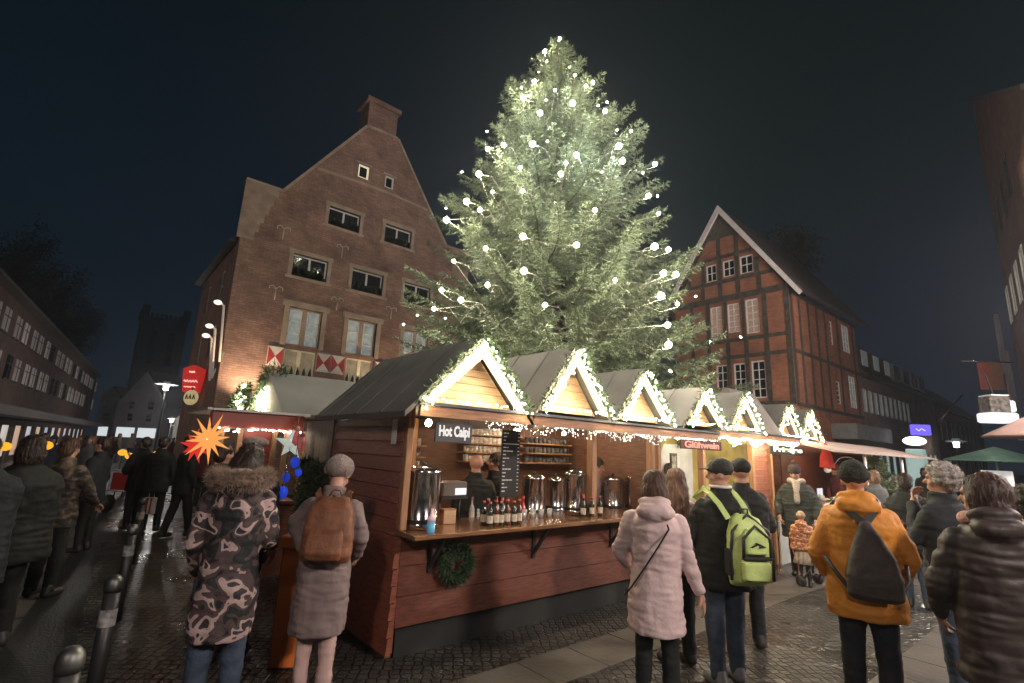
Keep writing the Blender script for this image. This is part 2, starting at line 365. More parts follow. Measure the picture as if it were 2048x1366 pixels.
for i, x in enumerate((-.42, -1.25)):
    k = MB()
    for a in range(40):      # rows of pale setts along the road
        y0 = -2 + a * 1.3; xx = x + (y0 - 6) * .096; k.add([(xx, y0, .008), (xx + .2, y0, .008), (xx + .2 + .12, y0 + 1.25, .008), (xx + .12, y0 + 1.25, .008)], [(0, 1, 2, 3)])
    struct(k.build('drain_channel', M_FLAG, fix=False))
fl = MB()
for i in range(34):
    x = -3 + i * .62; fl.box(x, x + .61, 3.08, 3.60, .0, .006 + .002 * random.random())
struct(fl.build('flagstone_path', M_FLAG))
fl = MB()
for i in range(26):
    x = 5.2 + i * .6; fl.box(x, x + .59, 1.1, 1.62, 0, .006 + .002 * random.random())
for i in range(12):
    y = 1.64 + i * .6
    if y < 3.0: fl.box(10.2, 10.7, y, y + .59, 0, .007)
struct(fl.build('flagstone_strip', M_FLAG))

# ---------------------------------------------------------------- left brick gable house
BV = 18.
bh = bempty('gabled_house', (7.5, 18, 0), 'large brown brick house with shouldered gable, chimney and red and white shutters', 'house')
fm = lambda a, b, c: (a, BV + c, b)
prof = [(3.05, 0), (12.0, 0), (12.0, 8.4), (12.15, 10.4), (10.95, 10.4), (9.93, 11.85), (8.19, 14.42), (6.88, 14.38), (5.12, 11.85), (4.11, 10.4), (2.9, 10.4), (3.0, 8.4)]
wins = []    # (a0, a1, b0, b1, kind)
for a0, a1, b0, b1 in ((5.78, 7.0, 9.78, 10.5), (8.06, 9.26, 9.8, 10.55), (4.74, 5.98, 7.5, 8.3), (6.93, 8.2, 7.5, 8.33), (9.14, 10.38, 7.5, 8.33)): wins.append((a0, a1, b0, b1, 'small'))
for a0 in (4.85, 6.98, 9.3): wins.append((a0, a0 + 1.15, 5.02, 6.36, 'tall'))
for a0 in (4.87, 7.07, 9.4): wins.append((a0, a0 + 1.08, 3.9, 4.87, 'ground'))
wins += [(6.7, 7.15, 12.1, 12.68, 'attic_lit'), (7.85, 8.25, 12.1, 12.65, 'attic')]
panel(prof, [rect(a0, a1, b0, b1) for a0, a1, b0, b1, k in wins], .4, fm, 'front_wall', M_BRICK, bh)
for a0, a1, b0, b1, k in wins:
    if k == 'small':
        w = window(bh, fm, a0, a1, b0, b1, 2, 1, M_WHITE, M_GLASS, .14, .05, .07)
        f = FB(fm)      # dark window box planting at the sill
        for i in range(46):
            x = random.uniform(a0 + .06, a1 - .06); h = random.uniform(.12, .38) * (1 - .5 * abs(((x - a0) / (a1 - a0) * 2) % 1 - .5))
            f.fb(x - .04, x + .04, b0 + .02, b0 + h, .02, .1 + random.random() * .03)
        f.build('greenery', mat('dark_greenery', (.02, .035, .015), .9), w)
        f = FB(fm); f.fb(a0 - .16, a1 + .16, b1, b1 + .16, -.03, .2); f.fb(a0 - .13, a0, b0 - .04, b1, -.022, .2); f.fb(a1, a1 + .13, b0 - .04, b1, -.022, .2); f.fb(a0 - .2, a1 + .2, b0 - .13, b0 - .04, -.05, .2)
        f.build('stone_surround', M_STONE, bh)
    elif k == 'tall':
        w = window(bh, fm, a0, a1, b0, b1, 2, 1, M_STONE, mat('painted_tree_light_glass', (.25, .27, .26), .12, var=.8, vs=3.5, spec=1., emit=(.85, .95, .9), es=.16), .12, .05, .16)  # patchy pale colour and glow painted in for reflected tree lights
        f = FB(fm)
        for i in (0, 1):
            x0 = a0 + .06 + i * .6; x1 = x0 + .43; f.fb(x0, x0 + .035, b0 + .06, b1 - .06, .125, .15); f.fb(x1 - .035, x1, b0 + .06, b1 - .06, .125, .15); f.fb(x0, x1, b0 + .4, b0 + .43, .125, .15); f.fb(x0, x1, b0 + .85, b0 + .88, .125, .15)
        f.build('glazing_bars', M_WHITE, w)
        f = FB(fm); f.fb(a0 - .24, a1 + .24, b1, b1 + .2, -.04, .2); f.fb(a0 - .16, a0, b0 - .05, b1, -.025, .2); f.fb(a1, a1 + .16, b0 - .05, b1, -.025, .2)
        f.build('stone_surround', M_STONE, bh)
    elif k == 'ground':
        w = window(bh, fm, a0, a1, b0, b1, 2, 1, mat('cream_frame', (.75, .68, .5), .5), mat('garden_window_glass', (.2, .17, .13), .15, var=.5, vs=4, emit=(1, .8, .5), es=.10), .1, .06, .12)
        f = MB()
        for i in range(5):      # little conifers on the sill
            x = a0 + .12 + i * .21; f.lathe([(.085, 0), (.05, .12), (.055, .14), (.03, .24), (.004, .33)], (x, BV + .05, b0 + .05), 7)
        f.build('sill_conifers', mat('dark_greenery'), w)
    else:
        window(bh, fm, a0, a1, b0, b1, 1, 1, M_WHITE if k == 'attic' else mat('lit_frame', (.8, .75, .6), .5, emit=(1, .85, .6), es=.5), M_GLASS, .06, .07, .03, label='lit attic window with a glowing frame' if k == 'attic_lit' else None)
        f = FB(fm); f.fb(a0 - .1, a1 + .1, b1, b1 + .08, -.02, .1); f.build('lintel', M_STONE, bh)
# red and white shutters
M_SHW = mat('shutter_white', (.78, .74, .7), .5)
for a0 in (4.34, 5.97, 6.5, 8.17, 8.72):
    z0, z1 = 4.2, 4.86; w_ = .5
    f = FB(fm); f.fb(a0, a0 + w_, z0, z1, -.06, -.002); sh = f.build('shutter', M_SHW, bh)
    q = FB(fm); mx_, mz = a0 + w_ / 2, (z0 + z1) / 2
    q.fpoly([(a0 + .01, z1 - .02), (mx_, mz), (a0 + .01, z0 + .02)], -.07, -.061); q.fpoly([(a0 + w_ - .01, z1 - .02), (mx_, mz), (a0 + w_ - .01, z0 + .02)], -.07, -.061)
    q.build('red_triangles', M_RED, sh)
# stone copings along the gable
f = FB(fm)
cop = prof[3:]
for i in range(len(cop) - 1):
    (x0, y0), (x1, y1) = cop[i], cop[i + 1]
    if abs(x1 - x0) < .2: continue
    L = math.hypot(x1 - x0, y1 - y0); nx_, ny_ = -(y0 - y1) / L, (x0 - x1) / L
    if ny_ < 0: nx_, ny_ = -nx_, -ny_
    f.fpoly([(x0, y0), (x1, y1), (x1 + nx_ * .09, y1 + ny_ * .09), (x0 + nx_ * .09, y0 + ny_ * .09)], -.07, .46)
f.build('coping', M_STONE, bh)
f = FB(fm)
for i in range(13):     # stone string course arching across the gable
    t0, t1 = i / 13, (i + 1) / 13
    zz = lambda t: 11.78 + .34 * t + .0 * t
    f.fpoly([(5.16 + 4.72 * t0, 11.72 + .1 * math.sin(math.pi * t0)), (5.16 + 4.72 * t1, 11.72 + .1 * math.sin(math.pi * t1)), (5.16 + 4.72 * t1, 11.82 + .1 * math.sin(math.pi * t1)), (5.16 + 4.72 * t0, 11.82 + .1 * math.sin(math.pi * t0))], -.05, -.001)
f.build('string_course', M_STONE, bh)
f = FB(fm)
M_CORB = mat('corbel_stone', (.36, .27, .22), .85, var=.25, vs=3, bump=.3)
for sx, s in ((3.0, 1), (12.05, -1)):       # corner corbels of the shoulders
    f = FB(fm)
    for k in range(6):
        z1 = 10.38 - k * .34; wd = .95 - k * .11
        f.fb(sx - .12 * s, sx + wd * s, z1 - .34, z1, -.14 + k * .02, -.002)
    f.build('corner_corbel', M_CORB, bh)
for ax, az in ((4.32, 6.8), (6.47, 6.88), (8.65, 6.99), (6.43, 8.94), (4.3, 9.0)):      # wrought wall anchors
    f = MB(); f.tube([(ax, BV - .03, az - .34), (ax, BV - .03, az + .1)], .022, 6)
    for s in (-1, 1): f.tube([(ax, BV - .03, az + .05), (ax + s * .1, BV - .03, az + .16), (ax + s * .21, BV - .03, az + .12), (ax + s * .22, BV - .03, az + .02)], .02, 6)
    f.build('wall_anchor', mat('pale_iron', (.5, .42, .34), .5), bh)
# side wall, back, roof, chimney
fs = lambda a, b, c: (3.05 + c, a, b)
sw = [(20 + i * 2.6, 21.1 + i * 2.6, z, z + 1.2) for i in range(2) for z in (4.6, 6.7)]
panel([(18.4, 0), (25, 0), (25, 8.4), (18.4, 8.4)], [rect(*w) for w in sw], .35, fs, 'side_wall', M_BRICK, bh)
for a0, a1, b0, b1 in sw: window(bh, fs, a0, a1, b0, b1, 2, 2, M_WHITE, M_GLASS, .1, .06, .05)
f = MB(); f.box(11.65, 12, 18.4, 25, 0, 8.4); f.box(3.4, 11.65, 24.7, 25, 0, 8.4); f.build('back_walls', M_BRICK, bh)
f = MB(); f.prism([(2.75, 8.3), (3.0, 8.3), (7.53, 13.8), (12.1, 8.3), (12.35, 8.3), (7.53, 14.15)], 18.41, 25.3, 'y'); f.build('roof', M_TILE, bh)
f = MB(); f.cbox(6.9, 8.2, 18.15, 19.1, 14.0, 15.7, .02); f.cbox(6.78, 8.32, 18.05, 19.2, 15.7, 15.9, .02); f.build('chimney', M_BRICK, bh)
# ---------------------------------------------------------------- half-timbered house
HU = 20.
ht = bempty('half_timbered_house', (24, 10, 0), 'red brick half-timbered house with steep gable and white barge boards', 'house')
fh = lambda a, b, c: (HU + c, a, b)
M_FRAME = M_WHITE
hw = [(10.28, 10.77, 9.32, 10.1), (9.47, 10.0, 9.38, 10.12), (8.7, 9.26, 9.34, 10.13), (10.14, 10.66, 6.7, 8.16), (9.38, 9.9, 6.9, 8.16), (8.59, 9.13, 6.76, 8.2), (10.0, 10.5, 4.3, 5.6), (9.25, 9.75, 4.3, 5.6), (8.48, 9.03, 4.14, 5.63)]
gp = [(7.43, 0), (12.5, 0), (12.5, 8.2), (9.97, 12.35), (7.43, 8.35)]
panel(gp, [rect(*w) for w in hw], .35, fh, 'front_wall', M_REDB, ht)
for i, w in enumerate(hw):
    window(ht, fh, *w, 2, 2 if i < 3 else (5 if i < 6 else 4), M_WHITE, M_GLASSREFL if i in (3, 4, 5) else M_GLASS, .05, .055, .03)
def gz(v): return 8.25 + (min(v, 19.94 - v) - 7.43) * (12.35 - 8.3) / 2.54
f = FB(fh)
T = .13
def hb(a0, a1, z, h=.17): f.fb(a0, a1, z, z + h, -.035, -.001)
def vb(a, z0, z1, w=.17): f.fb(a - w / 2, a + w / 2, z0, z1, -.031, -.001)
for z in (3.85, 5.8, 6.5, 8.3): hb(7.43, 12.5, z, .15 if z != 8.3 else .26)
hb(7.98, 11.96, 9.12, .16)
hb(8.75, 11.2, 10.25, .15); hb(9.2, 10.75, 11.2, .14)
for z, w_ in ((3.99, 0),):
    pass
for a in (7.52, 8.35, 9.14 + .02, 9.92, 10.75, 11.5, 12.41):
    vb(a, 4.0, 5.8); vb(a, 5.95, 6.5)
    if a in (8.35, 7.52, 10.75, 11.5, 12.41): vb(a, 6.65, 8.3)
for a in (9.2, 9.96): vb(a, 6.65, 8.3, .12)
for a in (8.5, 9.36, 10.14, 10.95): vb(a, 8.56, 9.12)
for a in (8.55, 9.36, 10.12, 10.88, 11.6): vb(a, 9.28, min(10.25, gz(a) - .1))
for a in (9.35, 10.15): vb(a, 10.4, min(11.2, gz(a) - .1))
f.fpoly([(9.2, 11.34), (10.75, 11.34), (9.97, 12.3)], -.03, -.001)
f.build('timber_frame', M_TIMBER, ht)
fsd = lambda a, b, c: (a, 7.43 + c, b)
sdw = [(24.2, 24.62, 6.8, 7.9), (25.7, 26.75, 6.75, 8.05), (24.35, 24.9, 4.25, 5.25), (26.0, 27.0, 4.23, 5.7), (22, 22.6, 6.8, 7.9)]
panel([(20.35, 0), (27.6, 0), (27.6, 8.35), (20.35, 8.35)], [rect(*w) for w in sdw[:4]], .35, fsd, 'side_wall', M_REDB, ht)
for i, w in enumerate(sdw[:4]): window(ht, fsd, *w, 1 if i % 2 == 0 else 3, 5, M_WHITE, M_CURT if i % 2 else M_GLASS, .05, .05, .03)
f = FB(fsd)
for z in (3.8, 5.85, 8.15): f.fb(20.0, 27.6, z, z + .14, -.03, -.001)
for a in (20.1, 20.9, 21.8, 22.7, 23.6, 25.1, 27.1): f.fb(a - .08, a + .08, 3.94, 5.85, -.026, -.001); f.fb(a - .08, a + .08, 5.99, 8.15, -.026, -.001)
f.build('timber_frame', M_TIMBER, ht)
f = MB(); f.box(27.3, 27.6, 7.8, 12.5, 0, 8.2); f.box(20.35, 27.3, 12.2, 12.5, 0, 8.2); f.build('back_walls', M_REDB, ht)
f = MB(); f.prism([(6.85, 8.15), (7.0, 8.1), (9.97, 12.3), (12.94, 8.1), (13.1, 8.15), (9.97, 12.62)], 19.86, 28.2, 'x'); f.build('roof', M_TILE, ht)
f = MB()
for s in (-1, 1):
    e0 = 9.97 + s * 3.1; f.prism([(e0, 8.05), (e0 - s * .12, 7.95), (9.97, 12.32), (9.97, 12.68)] if s < 0 else [(9.97, 12.68), (9.97, 12.32), (e0 - .12, 7.95), (e0, 8.05)], 19.74, 19.855, 'x')
f.build('barge_board', M_BARGE, ht)
# ---------------------------------------------------------------- long low building beyond it
lb = bempty('shop_building', (34, 9, 0), 'long two-storey brick shop building with strip windows beyond the timbered house', 'building')
st = [(27.8 + i * .86, 27.8 + i * .86 + .8, 4.2, 5.3) for i in range(10)]
gw = [(28.2 + i * 1.15, 28.2 + i * 1.15 + .85, .7, 2.55) for i in range(12)]
gpn = [(28.0, 28.6, 2.75, 3.2)]
panel([(27.62, 0), (42.5, 0), (42.5, 5.85), (27.62, 5.85)], [rect(*w) for w in st + gw], .3, fsd, 'front_wall', mat('shop_plaster', (.27, .19, .15), .85, var=.25, vs=1.5, bump=.2), lb)
for w in st: window(lb, fsd, *w, 1, 1, M_WHITE, M_CURT, .06, .04, .03)
for w in gw: window(lb, fsd, *w, 1, 1, mat('green_frame', (.25, .42, .36), .5), mat('lit_shop_glass', (.4, .45, .4), .2, var=.3, vs=2, emit=(.8, 1, .88), es=.28), .06, .06, .03)
f = FB(fsd); f.fb(27.65, 42.6, 5.85, 6.02, -.35, .2); f.build('gutter', M_METAL, lb)
f = MB(); f.prism([(7.2, 6.02), (8.6, 7.6), (10.5, 8.2), (13, 6.02)], 27.7, 42.5, 'x'); f.build('roof', M_TILE, lb)
for i in range(7):
    x = 28.3 + i * 1.9; d = MB(); d.box(x, x + 1.15, 7.5, 8.8, 6.35, 7.35); dd = d.build('dormer', M_TILE if i < 3 else M_WPLASTER, lb)
    p = MB(); p.box(x + .15, x + 1.0, 7.46, 7.499, 6.5, 7.25); p.build('pane', M_CURT if i < 3 else M_GLASS, dd)
f = FB(fsd); f.fb(23.3, 28.1, 2.75, 3.35, -.9, -.002); f.build('canopy', mat('grey_canopy', (.22, .22, .22), .7), lb)
f = MB(); f.box(27.6, 42.5, 12.7, 13, 0, 6); f.box(42.2, 42.5, 7.8, 12.7, 0, 6); f.build('back_walls', M_DARKB, lb)
f = FB(fsd)
eb = bempty('end_house', (50, 9, 0), 'dark brick house at the far end of the shop row', 'house')
ew = [(43.5 + i * 1.7, 44.4 + i * 1.7, z, z + 1.3) for i in range(9) for z in (3.6, 1.0)]
panel([(42.52, 0), (60, 0), (60, 5.6), (42.52, 5.6)], [rect(*w) for w in ew], .3, fsd, 'front_wall', M_DARKB, eb)
for w in ew: window(eb, fsd, *w, 1, 2, M_WHITE, M_GLASS, .08, .06, .04)
f = MB(); f.prism([(7.2, 5.6), (10, 8.3), (13, 5.6)], 42.6, 60, 'x'); f.build('roof', M_TILE, eb)
f = MB(); f.box(42.53, 60, 12.5, 12.8, 0, 5.6); f.box(59.7, 60, 7.8, 12.5, 0, 5.6); f.build('back_walls', M_DARKB, eb)

# ---------------------------------------------------------------- left street
SA = R(5.5); SO = Vector((-3.79, 31.08, 0)); SD = Vector((math.sin(SA), math.cos(SA), 0)); SN = Vector((math.cos(SA), -math.sin(SA), 0))
def fl_(a, b, c): p = SO + SD * a - SN * c; return (p.x, p.y, b)
lr = bempty('row_building', (-4, 40, 0), 'long dark brick row with two lines of tall narrow windows above lit shops', 'building')
lw = []
x = -13.
while x < 43:
    for k in range(2): lw.append((x + k * 1.9, x + k * 1.9 + 1.15, 6.3, 7.4)); lw.append((x + k * 1.9, x + k * 1.9 + 1.15, 4.25, 5.4))
    x += 4.3
shops = [(-12 + i * 3.1, -12 + i * 3.1 + 2.3, .25, 1.95) for i in range(18)]
panel([(-14, 0), (44, 0), (44, 8), (-14, 8)], [rect(*w) for w in lw + shops], .3, fl_, 'front_wall', M_DARKB, lr)
random.seed(3)
kk = 0
for w in lw:
    f = FB(fl_); f.fb(*w, -.03, .1); q = random.random()
    wn = f.build('window', M_PANEGLOW if q < .62 else (M_PANEGLOWD if q < .85 else M_GLASS), lr); f = FB(fl_); a_, b_, c_, d_ = w
    f.fb((a_ + b_) / 2 - .03, (a_ + b_) / 2 + .03, c_, d_, -.05, -.031); f.fb(a_, b_, c_ + (d_ - c_) * .62, c_ + (d_ - c_) * .62 + .05, -.048, -.031); f.fb(a_ - .05, b_ + .05, c_ - .08, c_, -.07, -.002); f.build('frame_bars', M_TIMBER, wn)
    kk += 1
cols = [(.55, .75, 1), (1, .9, .8), (1, .6, .4), (.9, .9, 1), (1, .75, .55)]
for i, w in enumerate(shops):
    f = FB(fl_); f.fb(*w, .15, .17); c = cols[i % 5]; f.build('shop_window', mat('shop_pane_%d' % (i % 5), (.3, .3, .3), .4, var=.6, vs=1.4, emit=c, es=.45), lr)
f = FB(fl_); f.fb(-14, 44, 2.35, 2.75, -1.4, -.002); f.build('canopy', mat('brown_canopy', (.10, .065, .05), .7), lr)
f = FB(fl_); f.fb(-14.2, 44.2, 8, 8.15, -.5, .4); f.build('eave', mat('eave_board', (.09, .075, .06), .8), lr)
f = FB(fl_); f.m = fl_
pr = [(8.15, -.4), (10.6, 4), (8.15, 9)]
vs = [fl_(a, b, c) for a in (-14, 44) for b, c in pr]; f.add(vs, [(0, 1, 2), (3, 5, 4), (0, 3, 4, 1), (1, 4, 5, 2), (2, 5, 3, 0)]); f.build('roof', M_TILE, lr)
f = FB(fl_); f.fb(-14, 44, 0, 8, 8.6, 8.9); f.fb(-14, -13.7, 0, 8, .3, 8.6); f.fb(43.7, 44, 0, 8, .3, 8.6); f.build('back_walls', M_DARKB, lr)

def gable_house(label, px0, px1, pyb, apex_py, eave_py, D, mt, rows=2, cols_=2, lit=False, ridge_dep=12):
    c0 = PD(px0, pyb, D); c1 = PD(px1, pyb, D); cx_ = (c0 + c1) / 2; w_ = (c1 - c0).length
    za = PD((px0 + px1) / 2, apex_py, D).z; ze = PD((px0 + px1) / 2, eave_py, D).z
    h = bempty('gabled_house', (cx_.x, cx_.y, 0), label, 'house')
    def fmm(a, b, c): p = Vector((cx_.x, cx_.y, 0)) + RT * a + FW * c; return (p.x, p.y, b)
    W2 = w_ / 2; holes = []
    for r in range(rows):
        for c in range(cols_):
            a = -W2 + w_ * (c + .5) / cols_ * .8 + w_ * .1 * 1; z = 3.2 + r * (ze - 2.6) / max(rows, 1)
            if z + 1.0 < ze + (za - ze) * (1 - abs(a) / W2) - .3: holes.append((a - .4, a + .4, z, z + 1.0))
    panel([(-W2, 0), (W2, 0), (W2, ze), (0, za), (-W2, ze)], [rect(*q) for q in holes], .3, fmm, 'front_wall', mt, h)
    for q in holes: window(h, fmm, *q, 1, 2, mt, M_GLASS, .1, .06, .05)
    f = MB(); vs = [fmm(a, b, c) for c in (.3, ridge_dep) for a, b in ((-W2 - .3, ze - .3), (0, za + .15), (W2 + .3, ze - .3))]
    f.add(vs, [(0, 2, 1), (3, 4, 5), (0, 1, 4, 3), (1, 2, 5, 4), (2, 0, 3, 5)]); f.build('roof', M_TILE, h)
    f = FB(fmm); f.fb(-W2, -W2 + .3, 0, ze - .35, .3, ridge_dep - .3); f.fb(W2 - .3, W2, 0, ze - .35, .3, ridge_dep - .3); f.build('side_walls', mt, h)
    nw = max(1, int(w_ / 2.4))
    for i in range(nw):
        a = -W2 + .3 + i * (w_ - .6) / nw; f = FB(fmm); f.fb(a + .2, a + (w_ - .6) / nw - .2, 1.3, 2.45, -.03, -.001); f.build('shop_window', mat('bright_shop_glass', (.4, .4, .4), .3, var=.9, vs=1.3, emit=(.9, .97, 1), es=.75), h)
    return h
gable_house('pale gabled house closing the left street, pointed gable, with two rows of dark windows', 222, 318, 872, 742, 805, 62, mat('house_plaster', (.36, .33, .35), .9, var=.2, vs=.6))
gable_house('narrow grey house with a flat-topped gable left of the pale gabled house', 186, 221, 870, 772, 790, 66, M_PLASTER, rows=1, cols_=1)
gable_house('small pale house right of the pointed gabled house at the street end', 319, 342, 876, 800, 812, 66, M_WPLASTER, rows=1, cols_=1)
gable_house('brown house far down the left street beside the brick gabled house', 343, 398, 878, 812, 838, 52, M_PLASTER, rows=1, cols_=2)
# church tower silhouette
tp = PD(282, 880, 150); tz = PD(282, 628, 150).z
tw = bempty('church_tower', (tp.x, tp.y, 0), 'dark church tower looming over the houses at the end of the left street', 'tower')
f = MB(); f.box(tp.x - 5.6, tp.x + 5.6, tp.y - 5.6, tp.y + 5.6, 0, tz - 2.2); f.build('shaft', M_PLASTER, tw)
for i in (-1, 1):
    for j in (-1, 1): f = MB(); f.box(tp.x + i * 5.1 - .9, tp.x + i * 5.1 + .9, tp.y + j * 5.1 - .9, tp.y + j * 5.1 + .9, tz - 2.19, tz + 1.2); f.build('pinnacle', M_PLASTER, tw)
for i in range(-3, 4): f = MB(); f.box(tp.x + i * 1.15 - .35, tp.x + i * 1.15 + .35, tp.y - 5.8, tp.y - 5.2, tz - 2.19, tz - .9); f.build('merlon', M_PLASTER, tw)
for i in (-1, 1): f = MB(); f.box(tp.x + i * 2.3 - .8, tp.x + i * 2.3 + .8, tp.y - 5.66, tp.y - 5.61, tz - 16, tz - 6); f.build('louvre', M_METAL, tw)

# ---------------------------------------------------------------- far right building
rc = PD(2009, 586, 16.0); ra = R(40.46) - AZ; # street heading
RD = (FW * math.cos(R(40.46)) + RT * math.sin(R(40.46))); RN = Vector((RD.y, -RD.x, 0))     # along the street, and away from it
def fr_(a, b, c): p = Vector((rc.x, rc.y, 0)) - RD * a + RN * c; return (p.x, p.y, b)
rtop = PD(1938, 196, 16).z
def RA(px, py):   # pixel on the far right facade -> (a, z)
    d = ray(px, py); n = RN; t = n.dot(Vector((rc.x, rc.y, 0))) / n.dot(d); p = d * t; return -(p - Vector((rc.x, rc.y, 0))).dot(RD), p.z + EYE
rb = bempty('corner_building', (rc.x, rc.y, 0), 'tall dark building cut by the right edge of the photo, with white window slats', 'building')
a1, z1 = RA(2011, 581); a2, z2 = RA(2038, 504)
sl = []
for i in range(8):
    a = a1 + .05 + i * (a2 - a1) / 3.1; sl.append((a, a + (a2 - a1) / 6.5))
zt = (z1 + z2) / 2
for_ = [rect(q[0], q[1], zt - 1.15, zt) for q in sl] + [rect(q[0], q[1], zt - 4.15, zt - 3.0) for q in sl[1:]]
ws_ = [(a1 + i * (a2 - a1) / 3, a1 + i * (a2 - a1) / 3 + .62) for i in range(4)]
t0_ = RA(2011, 581)[1]; bo_ = RA(2020, 655)[1]
ups = [(q[0], q[1], bo_, t0_) for q in ws_] + [(q[0], q[1], bo_ - 3.0, t0_ - 3.0) for q in ws_[1:]] + [(q[0] + .1, q[1] + .1, t0_ + 1.4, t0_ + 2.6) for q in ws_]
tpz = RA(2062, 175); tpm = RA(2000, 190)
panel([(0, 0), (6.4, 0), (6.4, tpz[1] - .3), (tpz[0], tpz[1]), (tpm[0], tpm[1]), (0, rtop)], [rect(*q) for q in ups], .3, fr_, 'front_wall', M_DARKB, rb)
for i, q in enumerate(ups): window(rb, fr_, *q, 1, 1, M_WHITE if i < 7 else M_METAL, M_CURT if i < 7 else M_GLASS, -.02, .07, .03)
f = FB(fr_); f.fpoly([(-.15, rtop + .1), (-.15, rtop - .05), (tpm[0], tpm[1]), (tpz[0], tpz[1]), (tpz[0], tpz[1] + .15), (tpm[0], tpm[1] + .15)], -.15, -.002); f.build('coping', M_TILE, rb)
f = FB(fr_); f.fb(0, .3, 0, tpz[1] - .4, .3, 8); f.fb(.3, 6.1, 0, tpz[1] - .4, 7.7, 8); f.fb(6.1, 6.4, 0, tpz[1] - .4, .3, 8); f.build('side_walls', M_DARKB, rb)
# white projecting bay beyond
wb = bempty('white_bay', (rc.x, rc.y, 0), 'stepped pale panel bay projecting beside the dark corner building', 'bay')
pc = PD(1990, 640, 19.)
f = MB()
for (xa, ya, xb, yb) in ((1988, 628, 2014, 728), (2000, 700, 2024, 745), (2012, 742, 2040, 832), (2026, 800, 2050, 880)):
    p0 = PD(xa, ya, 17.5); p1 = PD(xb, yb, 17.5); q0 = Vector((p0.x, p0.y, 0)); q1 = q0 + RT * abs((p1 - p0).dot(RT)); d = RD * .5
    vs = [(q.x, q.y, z) for z in (p1.z, p0.z) for q in (q0, q1, q1 + d, q0 + d)]; f.add(vs, [(3, 2, 1, 0), (4, 5, 6, 7), (0, 1, 5, 4), (1, 2, 6, 5), (2, 3, 7, 6), (3, 0, 4, 7)])
f.build('panel', M_WPLASTER, wb)
# ---------------------------------------------------------------- the big spruce
TX, TY = 8.05, 8.2
ZT = 12.55
TR = [(3.2, 4.2), (3.9, 4.35), (4.7, 3.9), (5.9, 3.3), (7.3, 2.95), (8.7, 2.35), (10.0, 1.58), (11.3, .80), (12.0, .32), (12.5, .08)]
def trad(z):
    if z <= TR[0][0]: return TR[0][1]
    for (z0, r0), (z1, r1) in zip(TR, TR[1:]):
        if z <= z1: return r0 + (r1 - r0) * (z - z0) / (z1 - z0)
    return .02
def blades_mesh(name, P, Dr, L, Wd, N3=3, seed=1):
    """needle sprays: for every twig point P with direction Dr, N3 slim triangles fanning out"""
    rs = np.random.RandomState(seed); n = len(P); V = []; 
    allv = []
    for k in range(N3):
        r = rs.normal(size=(n, 3)); r -= Dr * (r * Dr).sum(1)[:, None]; r /= np.linalg.norm(r, axis=1)[:, None] + 1e-9
        tip = Dr * rs.uniform(.55, 1.0, (n, 1)) + r * rs.uniform(.35, .85, (n, 1)); tip /= np.linalg.norm(tip, axis=1)[:, None]
        side = np.cross(tip, rs.normal(size=(n, 3))); side /= np.linalg.norm(side, axis=1)[:, None] + 1e-9
        l = (L * rs.uniform(.7, 1.3, n))[:, None]; w = (Wd * rs.uniform(.7, 1.2, n))[:, None]
        a = P - side * w * .5; b = P + side * w * .5; c = P + tip * l
        allv.append(np.stack([a, b, c], 1).reshape(-1, 3))
    v = np.concatenate(allv); nf = len(v) // 3
    me = bpy.data.meshes.new(name); me.vertices.add(len(v)); me.vertices.foreach_set('co', v.astype(np.float32).ravel())
    me.loops.add(nf * 3); me.loops.foreach_set('vertex_index', np.arange(nf * 3, dtype=np.int32))
    me.polygons.add(nf); me.polygons.foreach_set('loop_start', np.arange(0, nf * 3, 3, dtype=np.int32)); me.polygons.foreach_set('loop_total', np.full(nf, 3, dtype=np.int32))
    me.update(calc_edges=True); return me
M_SPR = mat('spruce_needles', (.17, .21, .13), .5, var=.5, vs=1.6, spec=.4)
